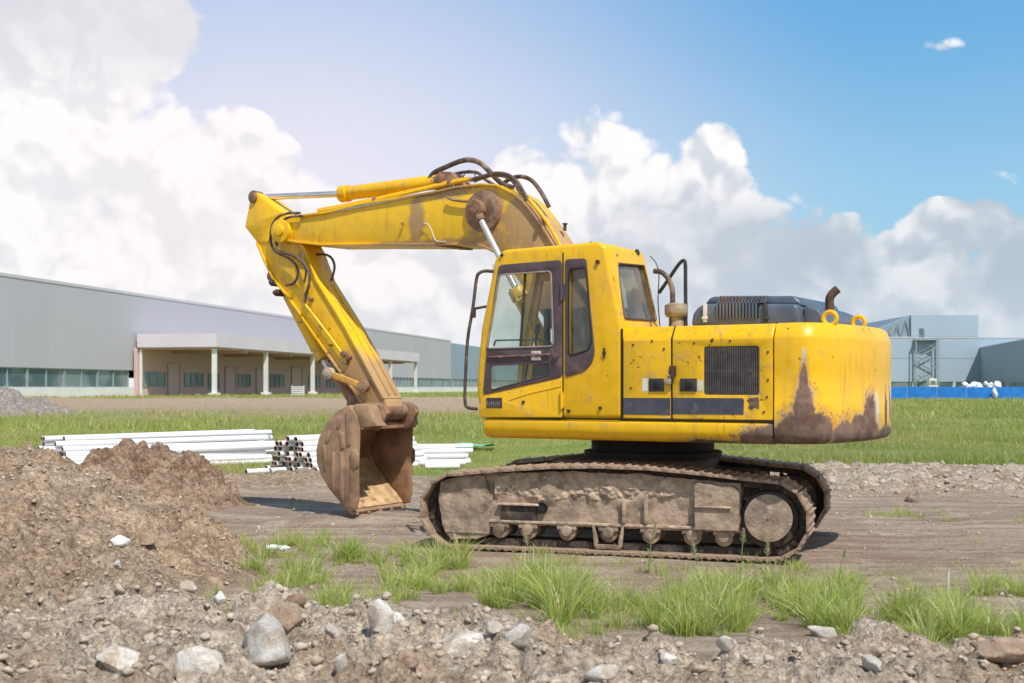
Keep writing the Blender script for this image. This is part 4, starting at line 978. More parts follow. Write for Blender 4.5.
def soil_mat():
    m, t, b, o = new_mat('site_soil'); g = t.node('ShaderNodeNewGeometry'); p = g.outputs['Position']
    at_ = t.node('ShaderNodeVertexColor'); at_.layer_name = 'zone'; sp = t.node('ShaderNodeSeparateColor'); t.l.new(at_.outputs[0], sp.inputs[0])
    n1 = t.noise(p, .7, 5); n2 = t.noise(p, 5, 8, .65); n3 = t.noise(p, 38, 6, .7); n4 = t.noise(p, 110, 4, .7)
    road = t.mix(t.ramp(n1, .35, .65), (.37, .28, .215), (.47, .38, .30))
    road = t.mix(t.ramp(t.noise(t.vmath('MULTIPLY', p, (.30, 3.0, 1)), 1.5, 8, .68), .42, .60, 0, .85), road, (.29, .20, .145))
    road = t.mix(t.ramp(t.noise(p, 1.3, 4), .56, .68, 0, .55), road, (.56, .465, .36))
    grey = t.mix(t.ramp(n2, .35, .65), (.47, .375, .285), (.64, .535, .425))
    grey = t.mix(t.ramp(t.noise(p, 1.1, 4, .5), .48, .62, 0, .75), grey, (.42, .295, .20))
    mnd = t.mix(t.ramp(n2, .35, .68), (.38, .26, .17), (.54, .395, .27))
    mnd = t.mix(t.ramp(t.noise(p, 1.6, 5), .5, .7, 0, .6), mnd, (.55, .42, .305))
    mnd = t.mix(t.ramp(n1, .45, .62, 0, .35), mnd, (.42, .33, .25))
    fld = t.mix(t.ramp(t.noise(p, .35, 5), .4, .62), (.19, .26, .055), (.31, .30, .10))
    c = t.mix(sp.outputs[0], road, grey); c = t.mix(sp.outputs[2], c, mnd); c = t.mix(sp.outputs[1], c, fld)
    kc, hc = clods(t, p); road_w = t.math('MAXIMUM', sp.outputs[0], sp.outputs[2]); kc = t.math('ADD', 1.0, t.math('MULTIPLY', t.math('SUBTRACT', kc, 1.0), t.ramp(road_w, 0, .6, .30, 1.0)))
    k = t.math('MULTIPLY', t.ramp(n3, .25, .75, .74, 1.26), kc)
    vm = t.vmath('SCALE', c); vm.node.inputs['Scale'].default_value = 1; t.put(vm.node.inputs['Scale'], k)
    # scattered pale and dark grit
    vo = t.node('ShaderNodeTexVoronoi'); vo.inputs['Scale'].default_value = 30; t.l.new(p, vo.inputs['Vector'])
    sep = t.node('ShaderNodeSeparateColor'); t.l.new(vo.outputs['Color'], sep.inputs[0])
    spk = t.math('MULTIPLY', t.ramp(sep.outputs[0], .86, .88), t.ramp(vo.outputs['Distance'], .42, .3))
    spk = t.math('MULTIPLY', spk, t.math('SUBTRACT', 1.0, sp.outputs[1]))
    c2 = t.mix(t.math('MULTIPLY', spk, .7), vm, (.52, .47, .40))
    t.put(b.inputs['Base Color'], c2); b.inputs['Roughness'].default_value = .95; b.inputs['Specular IOR Level'].default_value = .15
    hgt = t.math('ADD', t.math('MULTIPLY', n2, .5), t.math('ADD', t.math('MULTIPLY', n3, .35), t.math('MULTIPLY', n4, .15)))
    hgt = t.math('ADD', hgt, t.math('MULTIPLY', hc, t.ramp(road_w, 0, .6, .05, .5))); bump(t, b, hgt, .085, 1.0); return m
M['soil'] = soil_mat()
ground = link_mesh('ground', gme, M['soil']); tag(ground, kind='structure')
def hz_(x, y): return float(height(np.array([float(x)]), np.array([float(y)]))[0])

# ------------------------------------------------------------------ earth piles (things)
def pile(name, cx, cy, rx, ry, hgt, label, seed, step=.05, mat=None, lump=(.22, .1), shape=None):
    nX, nY = int(2 * rx / step), int(2 * ry / step)
    X, Y = np.meshgrid(np.linspace(-rx, rx, nX), np.linspace(-ry, ry, nY)); x, y = X.ravel(), Y.ravel()
    wx, wy = x + cx, y + cy
    r = np.hypot(x / rx, y / ry) + .16 * fbm(wx, wy, 1.2 / max(1, rx * .6), 3, seed)
    h = np.interp(r, [0, .25, .5, .75, .92, 1.1], [1, .86, .56, .24, .04, -.06]) * hgt
    if shape is not None: h = h * shape(x, y)
    k = sst(h, 0, .15 * hgt)
    jx_, jy_ = wx + .06 * fbm(wx, wy, 5, 3, seed + 31), wy + .06 * fbm(wx, wy, 5, 3, seed + 33)
    h = h + k * (.30 * hgt * fbm(wx, wy, 1.5 / max(1, rx * .4), 5, seed + 3) + 1.5 * lumps(jx_, jy_, lump[0], .6, seed + 5, .4) + 1.6 * lumps(jx_, jy_, lump[1], .8, seed + 9, .4))
    g = height(wx, wy); base = float(g.min())
    me = grid_mesh(name, x, y, np.where(r > 1.0, -.12, h) + g - base, nX, nY)
    o = link_mesh(name, me, mat); o.location = (cx, cy, base); tag(o, label, 'dirt pile'); return o
def earth(name, a, b_, c_):
    m, t, b, o = new_mat(name); p = coords(t); n2 = t.noise(p, 4, 8, .65); n3 = t.noise(p, 34, 6, .7)
    c = t.mix(t.ramp(n2, .35, .66), a, b_); c = t.mix(t.ramp(t.noise(p, 1.2, 4), .5, .65, 0, .6), c, c_)
    kc, hc = clods(t, p); v = t.vmath('SCALE', c); t.put(v.node.inputs['Scale'], t.math('MULTIPLY', kc, t.ramp(n3, .25, .75, .72, 1.28))); t.put(b.inputs['Base Color'], v)
    b.inputs['Roughness'].default_value = .95; b.inputs['Specular IOR Level'].default_value = .15
    bump(t, b, t.math('ADD', t.math('MULTIPLY', hc, .5), t.math('ADD', n2, t.math('MULTIPLY', n3, .5))), .08, 1.0); return m
M['earth_brown'] = earth('brown_earth', (.27, .17, .11), (.43, .29, .195), (.48, .35, .25))
M['earth_grey'] = earth('grey_earth', (.30, .26, .235), (.40, .35, .31), (.34, .28, .24))
x0, y0, _ = ground_pt(158, 500)
pile('dirt_pile', -5.3, 17.3, 1.85, 1.5, .74, 'brown clod-covered dirt pile standing in front of the white pipes', 200, .03, M['earth_brown'], (.34, .13), None)
pile('dirt_pile', -7.2, 16.6, 2.0, 1.3, .62, 'low lumpy brown dirt heap behind the large foreground earth mound', 230, .05, M['earth_brown'], (.26, .12))
pile('dirt_pile', -29.3, 72, 4.3, 4.0, .95, 'grey gravelly soil heap in the grass before the long grey warehouse', 260, .16, M['earth_grey'], (.6, .3))

# ------------------------------------------------------------------ stones
def rock_mesh(name, seed, sub=3, flat=.7, ang=.35):
    bm = bmesh.new(); bmesh.ops.create_icosphere(bm, subdivisions=sub, radius=1)
    rr = random.Random(seed); planes = [(Vector((rr.uniform(-1, 1), rr.uniform(-1, 1), rr.uniform(-.6, 1))).normalized(), rr.uniform(.42, .78)) for _ in range(13)]
    for v in bm.verts:
        p = v.co.copy()
        for n_, d_ in planes:
            k = p.dot(n_) - d_
            if k > 0: p -= n_ * k * .98
        q = p + Vector((seed * 1.7, 0, 0)); p *= 1.28 * (1 + .10 * mnoise.noise(q * 1.6) + .05 * mnoise.noise(q * 4.5) + .035 * mnoise.noise(q * 11))
        p.z *= flat; v.co = p
    me = bpy.data.meshes.new(name); bm.to_mesh(me); bm.free(); smooth(me, 50 if sub > 2 else 20); return me
def stone_mat(name, a, b_):
    m, t, b, o = new_mat(name); p = coords(t); g = t.node('ShaderNodeNewGeometry').outputs['Position']
    n = t.noise(g, 9, 8, .65); n3 = t.noise(g, 60, 6, .7)
    c = t.mix(t.ramp(n, .35, .65), a, b_); c = t.mix(t.ramp(t.noise(g, 7, 8, .65), .46, .62, 0, .85), c, (.39, .30, .225))
    v = t.vmath('SCALE', c); t.put(v.node.inputs['Scale'], t.ramp(n3, .25, .75, .78, 1.2)); t.put(b.inputs['Base Color'], v)
    b.inputs['Roughness'].default_value = .92; b.inputs['Specular IOR Level'].default_value = .2
    bump(t, b, t.math('ADD', n, t.math('MULTIPLY', n3, .4)), .02, .8); return m
M['concrete'] = stone_mat('broken_concrete', (.52, .475, .42), (.66, .62, .56))
M['greystone'] = stone_mat('grey_stone', (.42, .39, .35), (.57, .54, .49))
M['whitestone'] = stone_mat('white_stone', (.60, .58, .56), (.74, .73, .72))
M['brownstone'] = stone_mat('brown_stone', (.28, .19, .13), (.40, .29, .21))
M['blockgrey'] = stone_mat('dark_clod', (.13, .09, .07), (.22, .16, .13))
M['clod'] = stone_mat('soil_clod', (.43, .335, .25), (.54, .44, .34)); M['clodg'] = stone_mat('grey_clod', (.47, .39, .31), (.58, .505, .42)); M['clodm'] = stone_mat('brown_clod', (.35, .245, .17), (.46, .335, .24))
def surf(u, v):
    """walk along the sight line of a row/column until it meets the terrain"""
    Ys = np.arange(5.6, 40, .03); X = (u - 512) / FOC * Ys; Z = EYE - (v - HZ) / FOC * Ys; hh = height(X, Ys)
    i = int(np.argmax(hh >= Z)); return Vector((X[i], Ys[i], hh[i]))
rocks = [
 (196, 664, 29, 24, 'concrete', .75, 'large flat-topped pale concrete chunk at the front of the rubble'),
 (262, 645, 26, 27, 'greystone', 1.0, 'tall pitted grey boulder right of the flat concrete chunk'),
 (284, 622, 20, 20, 'brownstone', 1.1, 'brown angular lump of hardened soil behind the pitted grey boulder'),
 (296, 601, 9, 7, 'brownstone', .8, 'small brown stone lying at the edge of the grass'),
 (112, 659, 20, 13, 'concrete', .7, 'pale flat concrete lump low on the earth mound'),
 (219, 601, 7, 7, 'whitestone', .9, 'white stone at the foot of the earth mound'),
 (214, 585, 8, 10, 'brownstone', 1.0, 'tan rounded stone just above the white stone'),
 (119, 540, 9, 6, 'whitestone', .7, 'white stone resting high on the mound slope'),
 (141, 540, 12, 7, 'brownstone', .7, 'tan flattish stone beside the white one on the mound slope'),
 (116, 569, 7, 5, 'greystone', .8, 'dark grey pebble half way down the mound'),
 (185, 587, 9, 6, 'concrete', .7, 'pale tan flat stone on the lower mound slope'),
 (381, 622, 11, 19, 'concrete', 1.5, 'upright pale pointed stone at the rubble edge'),
 (397, 616, 6, 6, 'whitestone', .9, 'little white stone beside the upright pointed one'),
 (331, 632, 8, 7, 'greystone', .9, 'light grey knobbly stone left of the upright pale stone'),
 (341, 669, 7, 11, 'greystone', 1.2, 'rough grey stone in the lower middle of the rubble'),
 (461, 650, 21, 12, 'concrete', .6, 'broad flat pale slab lying in the middle rubble'),
 (493, 632, 10, 8, 'greystone', .8, 'grey stone behind the broad slab in the rubble'),
 (517, 641, 14, 11, 'greystone', .8, 'grey white-edged boulder right of the broad slab'),
 (406, 660, 12, 10, 'brownstone', .9, 'rounded clod of earth left of the broad slab'),
 (728, 648, 12, 9, 'concrete', .7, 'pale broken stone in the right-hand rubble'),
 (825, 632, 14, 8, 'greystone', .6, 'grey rounded stone at the rubble edge below the tall grass'),
 (998, 648, 26, 12, 'brownstone', .6, 'wide brown boulder at the right end of the rubble'),
 (873, 664, 12, 9, 'greystone', .8, 'angular grey stone among the clods on the right'),
 (913, 497, 6, 8, 'blockgrey', 1.2, 'dark upright clod standing alone on the dirt road'),
 (753, 614, 7, 4, 'greystone', .7, 'small grey stone in front of the grass below the drive wheel'),
 (600, 672, 13, 8, 'greystone', .7, 'low grey stone at the bottom centre of the rubble'),
 (667, 660, 9, 6, 'concrete', .8, 'small pale concrete piece in the centre-right rubble'),
]
for i, (u, v, ru, rv, mt, fl, lb) in enumerate(rocks):
    p = surf(u, v + rv * .7); r = ru / FOC * p.y
    me = rock_mesh('stone', i * 3 + 1, 4 if ru > 15 else 3, .8)
    o = link_mesh('stone' if ru < 18 else 'boulder', me, M[mt]); r *= 1.14 if ru > 18 else 1.0; o.scale = (r * 1.12, r * .85, rv / FOC * p.y * 1.2)
    o.location = (p.x, p.y + r * .4, p.z + rv / FOC * p.y * .48); o.rotation_euler = (random.uniform(-.15, .15), random.uniform(-.15, .15), random.uniform(0, 6.28) if abs(ru - rv) < 5 else random.uniform(-.3, .3))
    tag(o, lb, 'stone')
# loose gravel and clods: nobody could count them
def scatter_rocks(name, n, sampler, rmin, rmax, mats, seed, pw=2.2):
    rr = np.random.default_rng(seed); base = [rock_mesh('t', seed + k, 1, .75) for k in range(5)]
    tv = [np.array([v.co[:] for v in me.vertices]) for me in base]; tf_ = [np.array([p.vertices[:] for p in me.polygons]) for me in base]
    for me in base: bpy.data.meshes.remove(me)
    X, Y = sampler(rr, n); Z = height(X, Y); V, F, MI = [], [], []; off = 0
    for k in range(len(X)):
        r = rmin + (rmax - rmin) * rr.random() ** pw * 1.0; a = rr.random() * 6.28; c_, s_ = math.cos(a), math.sin(a); b = k % 5
        v = tv[b] * np.array([r * rr.uniform(.7, 1.3), r, r * rr.uniform(.6, 1.0)]); v = np.column_stack([v[:, 0] * c_ - v[:, 1] * s_, v[:, 0] * s_ + v[:, 1] * c_, v[:, 2]])
        V.append(v + np.array([X[k], Y[k], Z[k] + r * .25])); F.append(tf_[b] + off); off += len(v); MI.append(np.full(len(tf_[b]), rr.integers(0, len(mats))))
    V = np.vstack(V); F = np.vstack(F); me = bpy.data.meshes.new(name)
    me.vertices.add(len(V)); me.vertices.foreach_set('co', V.astype(np.float32).ravel()); me.loops.add(F.size); me.loops.foreach_set('vertex_index', F.astype(np.int32).ravel())
    me.polygons.add(len(F)); me.polygons.foreach_set('loop_start', np.arange(0, F.size, 3, dtype=np.int32)); me.polygons.foreach_set('loop_total', np.full(len(F), 3, np.int32))
    for m_ in mats: me.materials.append(m_)
    me.polygons.foreach_set('material_index', np.concatenate(MI).astype(np.int32)); me.update()
    o = bpy.data.objects.new(name, me); COL.objects.link(o); tag(o, kind='stuff'); return o
def s_front(rr, n):
    Y = rr.uniform(5.5, 10.2, n * 3); X = rr.uniform(-.46, .46, n * 3) * Y
    g, f, m_ = zones(X, Y); k = (g > .4) & (m_ < .7); return X[k][:n], Y[k][:n]
def s_mound(rr, n):
    Y = rr.uniform(5.6, 12, n * 4); X = rr.uniform(-6.0, -1.6, n * 4); g, f, m_ = zones(X, Y); k = (m_ > .5) & (X > -.46 * Y); return X[k][:n], Y[k][:n]
def s_road(rr, n):
    Y = rr.uniform(9.0, 22, n * 2); X = rr.uniform(-.42, .46, n * 2) * Y; return X[:n], Y[:n]
def s_strip(rr, n):
    Y = rr.uniform(18.8, 26.5, n); X = rr.uniform(3.0, 12.5, n); return X, Y
scatter_rocks('rubble_gravel', 7000, s_front, .004, .042, [M['clod'], M['clod'], M['clodg'], M['clodg'], M['clod'], M['clodg'], M['clodg']], 300, 7)
scatter_rocks('mound_gravel', 6000, s_mound, .003, .026, [M['clodm'], M['clodm'], M['clodm'], M['clodm'], M['clodm'], M['clod'], M['clodg']], 320, 9)
scatter_rocks('road_gravel', 2200, s_road, .005, .035, [M['clod'], M['clodg'], M['clodm']], 340, 5)
scatter_rocks('strip_gravel', 2000, s_strip, .010, .075, [M['clodg'], M['clod'], M['clod'], M['clodm']], 360, 4)

# ------------------------------------------------------------------ grass
def grass_mat(name, a, b_, tip, dry, dryamt=.3):
    m, t, b, o = new_mat(name); t.n.remove(b)
    at_ = t.node('ShaderNodeVertexColor'); at_.layer_name = 'blade'; sp = t.node('ShaderNodeSeparateColor'); t.l.new(at_.outputs[0], sp.inputs[0])
    c = t.mix(sp.outputs[0], a, b_); c = t.mix(t.math('MULTIPLY', sp.outputs[1], .6), c, tip)
    c = t.mix(t.ramp(sp.outputs[2], 1 - dryamt, 1 - dryamt * .6), c, dry)
    df = t.node('ShaderNodeBsdfDiffuse'); tl_ = t.node('ShaderNodeBsdfTranslucent'); gl = t.node('ShaderNodeBsdfGlossy'); gl.inputs['Roughness'].default_value = .45
    t.put(df.inputs[0], c); t.put(tl_.inputs[0], c); m1 = t.node('ShaderNodeMixShader'); m1.inputs[0].default_value = .42
    t.l.new(df.outputs[0], m1.inputs[1]); t.l.new(tl_.outputs[0], m1.inputs[2]); m2 = t.node('ShaderNodeMixShader'); m2.inputs[0].default_value = .05
    t.l.new(m1.outputs[0], m2.inputs[1]); t.l.new(gl.outputs[0], m2.inputs[2]); t.l.new(m2.outputs[0], o.inputs[0]); return m
M['grass'] = grass_mat('fresh_grass', (.20, .36, .035), (.40, .54, .085), (.58, .62, .19), (.66, .56, .30), .28)
M['meadow'] = grass_mat('meadow_grass', (.23, .34, .05), (.42, .47, .10), (.54, .50, .19), (.60, .46, .21), .26)
def blades(name, X, Y, Hh, W, lean, mat, rr, segs=3, kind='stuff', label=None, cat=None, z=None, hue=None, out=None, dry=None):
    n = len(X); Z = height(X, Y) if z is None else z
    a = rr.uniform(0, 2 * np.pi, n); la = rr.uniform(0, 2 * np.pi, n) if out is None else out + rr.normal(0, .6, n); ln = np.abs(rr.normal(0, 1, n)) * lean * Hh
    dx, dy = np.cos(a), np.sin(a); V = np.zeros((n, 2 * segs + 1, 3)); C = np.zeros((n, 2 * segs + 1, 4)); hv = rr.random(n) if hue is None else hue; dv = rr.random(n) if dry is None else np.clip(dry, 0, 1)
    for k in range(segs + 1):
        t_ = k / segs; px = X + np.cos(la) * ln * t_ ** 2; py = Y + np.sin(la) * ln * t_ ** 2; pz = Z - .02 + Hh * (t_ - .18 * t_ ** 2 * (ln / np.maximum(Hh, 1e-4)))
        w = W * (1 - t_) ** .7 * (1 if k else .7)
        if k < segs:
            V[:, 2 * k] = np.column_stack([px - dx * w, py - dy * w, pz]); V[:, 2 * k + 1] = np.column_stack([px + dx * w, py + dy * w, pz])
            C[:, 2 * k] = C[:, 2 * k + 1] = np.column_stack([hv, np.full(n, t_), dv, np.ones(n)])
        else:
            V[:, 2 * k] = np.column_stack([px, py, pz]); C[:, 2 * k] = np.column_stack([hv, np.full(n, t_), dv, np.ones(n)])
    m_ = 2 * segs + 1; fq = [(2 * k, 2 * k + 1, 2 * k + 3, 2 * k + 2) for k in range(segs - 1)]; ft = (2 * segs - 2, 2 * segs - 1, 2 * segs)
    base = (np.arange(n) * m_)[:, None]; loops = []; tot = []
    Q = np.concatenate([base + np.array(f)[None] for f in fq], axis=1).reshape(-1, 4) if fq else np.zeros((0, 4), int); T = base + np.array(ft)[None]
    lp_ = np.concatenate([Q.ravel(), T.ravel()]).astype(np.int32); tot = np.concatenate([np.full(len(Q), 4), np.full(len(T), 3)]).astype(np.int32); st_ = np.concatenate([[0], np.cumsum(tot)[:-1]]).astype(np.int32)
    me = bpy.data.meshes.new(name); me.vertices.add(n * m_); me.vertices.foreach_set('co', V.astype(np.float32).ravel())
    me.loops.add(len(lp_)); me.loops.foreach_set('vertex_index', lp_); me.polygons.add(len(tot)); me.polygons.foreach_set('loop_start', st_); me.polygons.foreach_set('loop_total', tot)
    me.update(); ca_ = me.color_attributes.new('blade', 'FLOAT_COLOR', 'POINT'); ca_.data.foreach_set('color', C.astype(np.float32).ravel())
    o = link_mesh(name, me, mat); tag(o, label, cat, None, kind); return o
# tufts at the edge of the rubble: (u, v of the foot, half width px, blade height px, density)
tufts = [(235, 548, 34, 15, 1.0), (290, 552, 34, 20, 1.1), (262, 575, 30, 22, 1.1), (300, 580, 34, 24, 1.2), (250, 600, 26, 22, .9), (275, 610, 26, 20, .8), (330, 600, 24, 18, .8), (352, 558, 16, 24, 1.8),
         (350, 612, 22, 20, 1.0), (322, 540, 14, 16, .5), (398, 560, 28, 20, 1.2), (430, 566, 26, 30, 1.6), (425, 590, 28, 26, 1.6), (405, 597, 20, 18, 1.0), (455, 588, 16, 20, .8), (447, 545, 10, 14, .6),
         (500, 590, 20, 26, 1.5), (520, 598, 28, 34, 2.4), (548, 600, 24, 34, 1.9), (572, 608, 26, 40, 2.4), (590, 612, 20, 30, 1.7), (566, 638, 12, 30, 1.0), (522, 560, 20, 16, .5), (560, 560, 22, 16, .5),
         (640, 618, 22, 30, 1.6), (668, 622, 26, 36, 2.2), (700, 620, 30, 40, 2.6), (728, 612, 30, 38, 2.2), (750, 600, 30, 30, 1.5), (690, 580, 30, 16, .5), (790, 602, 30, 32, 1.7), (822, 618, 26, 36, 1.9), (850, 636, 20, 34, 2.0), (810, 590, 30, 24, 1.2), (780, 565, 30, 14, .6), (836, 575, 20, 14, .7),
         (900, 640, 28, 34, 1.5), (930, 632, 34, 36, 2.2), (962, 628, 30, 34, 1.9), (990, 626, 24, 26, 1.3), (945, 600, 22, 18, .7), (1000, 594, 22, 26, 1.3), (911, 582, 12, 12, 1.1), (1010, 640, 20, 22, 1.0), (880, 628, 20, 18, .7),
         (880, 514, 17, 9, 1.4), (922, 514, 14, 9, 1.5), (948, 515, 8, 7, .9), (986, 544, 6, 5, .6), (875, 491, 8, 6, .9), (1018, 520, 5, 10, .8), (968, 498, 10, 4, .6), (912, 490, 8, 3, .5), (616, 566, 10, 8, .6),
         (480, 520, 8, 10, .2), (300, 505, 20, 5, .3), (270, 480, 20, 8, .6), (400, 495, 20, 5, .2)]
rr = np.random.default_rng(5); BX, BY, BH, BHU, BO = [], [], [], [], []
for u, v, hw, hp_, dn in tufts:
    Yc = FOC * EYE / (v - HZ); rad = hw / FOC * Yc; px = (u - 512) / FOC * Yc
    kc = max(2, int(hw / (1.9 if u < 460 else 2.6) * min(1.6, .5 + .5 * dn)))                       # separate clumps, each a spray of blades from one crown
    for c_ in range(kc):
        q = 1 if kc < 4 else 1.0; cx_, cy_ = px + rr.normal(0, rad * .66), Yc + rr.normal(0, rad * .4 + .26)
        sz = rr.uniform(.35, 1.15) ** 1.3; nb = int((26 + 46 * sz) * (.55 + .45 * dn) * (1.0 if hw > 12 else .8)); cr = (.02 + .05 * sz) * (1 if Yc < 15 else 1.5)
        ang = rr.uniform(0, 6.283, nb); rd = cr * np.sqrt(rr.random(nb)); BX.append(cx_ + np.cos(ang) * rd); BY.append(cy_ + np.sin(ang) * rd); BO.append(ang)
        BH.append(hp_ / FOC * Yc * 1.08 * sz * rr.uniform(.3, 1.2, nb)); BHU.append(np.clip(rr.random() * .6 + rr.random(nb) * .5, 0, 1))
BX, BY, BH, BHU, BO = map(np.concatenate, (BX, BY, BH, BHU, BO))
blades('grass_tufts', BX, BY, BH, np.clip(.0022 + BH * .010, .002, .0055), .75, M['grass'], rr, 4, hue=BHU, out=BO)
# sparse weeds over the trackside
n = 14000; Y = rr.uniform(7.6, 12.6, n * 4); X = rr.uniform(-.36, .45, n * 4) * Y
g, f, m_ = zones(X, Y); dens = sst(fbm(X, Y, .8, 3, 404), .0, .5) * (1 - g) * (1 - m_) * (.25 + .75 * (1 - sst(Y, 10, 12)))
k = rr.random(len(X)) < dens * .75; X, Y = X[k][:n], Y[k][:n]
blades('sparse_grass', X, Y, rr.uniform(.02, .12, len(X)), np.full(len(X), .0028), .7, M['grass'], rr, 2)
# meadow: dense in front, thinner and broader-bladed with distance
def meadow(name, n, y0, y1, h, w, seed):
    rr = np.random.default_rng(seed); Y = 1 / rr.uniform(1 / y1, 1 / y0, n * 2); Y = np.where(rr.random(n * 2) < .5, rr.uniform(y0, y1, n * 2), Y); X = rr.uniform(-.46, .48, n * 2) * Y + rr.normal(0, .5, n * 2)
    g, f, m_ = zones(X, Y); pn = fbm(X, Y, .22, 4, 77)
    k = rr.random(n * 2) < f * (.55 + .6 * sst(pn, -.5, .5)) * (1 - .9 * sst(m_, .3, .6)); X, Y, pn = X[k][:n], Y[k][:n], pn[k][:n]
    hh = h * rr.uniform(.3, 1.25, len(X)) * (.4 + 1.0 * sst(pn, -.4, .5))
    hue = np.clip(.5 + 1.1 * fbm(X, Y * .6, .22, 4, 79) + rr.normal(0, .2, len(X)), 0, 1)
    blades(name, X, Y, hh, w * (Y / y0) ** .8, .5, M['meadow'], rr, 2, hue=hue, dry=rr.random(len(X)) * .75 + .55 * fbm(X, Y * .5, .16, 4, 177) + .22 * (1 - sst(X / Y, -.15, .15)))
meadow('meadow_grass', 150000, 22.5, 45, .22, .006, 501)
meadow('meadow_grass', 110000, 42, 175, .33, .016, 502)
# tall weeds in front of the track, countable plants
def weed(u, v, hpx, label, lean):
    p = surf(u, v); h_ = hpx / FOC * p.y; rt = empty('weed', p); tag(rt, label, 'weed')
    st_ = MB().tube([(0, 0, -.02), (lean * .3 * h_, .01, h_ * .5), (lean * h_, .02, h_)], .0035, 6, 4); st_.build('stem', M['weed'], rt)
    lf = MB()
    nl_ = random.randint(5, 14)
    for k in range(nl_):
        t_ = .05 + random.uniform(.3, .6) * k / nl_; a = random.random() * 6.28; L = h_ * random.uniform(.12, .4); b0 = Vector((lean * h_ * t_ ** 1.5, 0, h_ * t_)); d_ = Vector((math.cos(a), math.sin(a), .9)).normalized(); sd = d_.cross(Vector((0, 0, 1))).normalized() * .008
        m1 = b0 + d_ * L * .55; e_ = b0 + d_ * L + Vector((0, 0, -.25 * L)); lf.add([b0 - sd * .4, b0 + sd * .4, m1 + sd, m1 - sd, e_], [(0, 1, 2, 3), (3, 2, 4)])
    lf.build('leaf_rosette', M['weed'], rt)
    hd = MB()
    for k in range(26):
        t_ = .78 + .24 * k / 26; a = k * 2.4; b0 = Vector((lean * h_ * t_, .015, h_ * t_)); d_ = Vector((math.cos(a), math.sin(a), .8)).normalized(); r_ = .016 * (1.15 - (t_ - .78) * 2.5)
        hd.cyl(b0, b0 + d_ * r_ * 2.2, .0042, .001, 5)
    hd.build('seed_head', M['weedhead'], rt)
M['weed'] = simple('weed_green', (.17, .27, .07), .7, 0, .3, 30); M['weedhead'] = simple('seed_head', (.34, .33, .17), .9, 0, .3, 60)
weed(741, 588, 58, 'tallest bushy weed with seed spikes growing before the drive wheel', .05)
weed(700, 600, 56, 'thin leaning weed stalk left of the tallest weed at the track', -.12)
weed(765, 596, 52, 'straight thin weed right of the tallest weed at the track', .06)
weed(648, 575, 52, 'curved weed stalk growing before the middle of the track frame', .16)
weed(533, 580, 44, 'drooping weed stalk before the front rollers of the track', -.18)
weed(868 - 30, 590, 40, 'slender weed behind the tall grass beyond the rear of the track', .2)
p = surf(948, 596); MB().cyl((p.x, p.y, p.z - .03), (p.x + .005, p.y, p.z + .19), .008, .006, 8).build('marker_stick', M['label']); tag(bpy.data.objects['marker_stick'], 'short thin white stick standing upright in the grass', 'stick')

# ------------------------------------------------------------------ white pipes
mw, t, b, o_ = new_mat('white_pvc'); p = coords(t); nn = t.noise(p, 3, 5)
t.put(b.inputs['Base Color'], t.mix(t.ramp(nn, .5, .8, 0, .5), (.80, .79, .80), (.66, .62, .58))); b.inputs['Roughness'].default_value = .4; M['pvc'] = mw
mw, t, b, o_ = new_mat('pipe_inside_brown'); t.put(b.inputs['Base Color'], (.38, .20, .13)); b.inputs['Roughness'].default_value = .9; M['pvc_in'] = mw  # inner wall is brown, the outside white
def pipe_mesh(L, r, wall=.006, n=14):
    V = [(0 if e == 0 else L, q * math.cos(2 * math.pi * k / n), q * math.sin(2 * math.pi * k / n)) for e in (0, 1) for q in (r, r - wall) for k in range(n)]
    F = []; A0, I0, A1, I1 = 0, n, 2 * n, 3 * n; mi = []
    for k in range(n):
        j = (k + 1) % n; F += [(A0 + k, A0 + j, A1 + j, A1 + k), (I0 + j, I0 + k, I1 + k, I1 + j), (A0 + j, A0 + k, I0 + k, I0 + j), (A1 + k, A1 + j, I1 + j, I1 + k)]; mi += [0, 1, 0, 0]
    me = bpy.data.meshes.new('pipe'); me.from_pydata(V, [], F); me.materials.append(M['pvc']); me.materials.append(M['pvc_in']); me.polygons.foreach_set('material_index', mi); smooth(me, 50); return me
PR = .056
def heap(start, direc, rows, cols, L, label, group, jit=.15, taper=.0, seed=1, skip=0.0, ztilt=0):
    rr = random.Random(seed); me = pipe_mesh(L, PR); d = Vector((direc[0], direc[1], 0)).normalized(); s_ = Vector((-d.y, d.x, 0))
    for r_ in range(rows):
        nc = cols - int(r_ * (1 + taper))
        for c_ in range(nc):
            if rr.random() < skip: continue
            o = bpy.data.objects.new('pipe', me); COL.objects.link(o)
            off = (c_ - (nc - 1) / 2) * PR * 2.06; p = Vector((start[0], start[1], 0)) + s_ * off + d * rr.uniform(-jit, jit)
            g_ = max(hz_(p.x, p.y), hz_(p.x + d.x * L, p.y + d.y * L), hz_(p.x + d.x * L * .5, p.y + d.y * L * .5))
            o.location = (p.x, p.y, g_ + PR + r_ * PR * 1.76); o.rotation_euler = (rr.random() * 6, rr.uniform(-.006, .006) + ztilt, math.atan2(d.y, d.x) + rr.uniform(-.022, .022))
            tag(o, label, 'pipe', group)
heap((-8.8, 24.2), (3.4, 3.1), 7, 11, 4.6, 'long white plastic pipe in the stack behind the brown dirt pile', 'pipes in the stack behind the dirt pile', .30, .3, 11)
heap((-10.0, 22.9), (3.6, 2.2), 2, 7, 4.2, 'white plastic pipe in the low far-left part of the pile behind the mound', 'pipes in the low stack behind the earth mound', .3, .6, 12)
heap((-4.28, 24.45), (.85, 1.1), 7, 12, 3.2, 'white plastic pipe with an open brown end in the bundle behind the bucket', 'pipes in the bundle behind the bucket', .13, .3, 13)
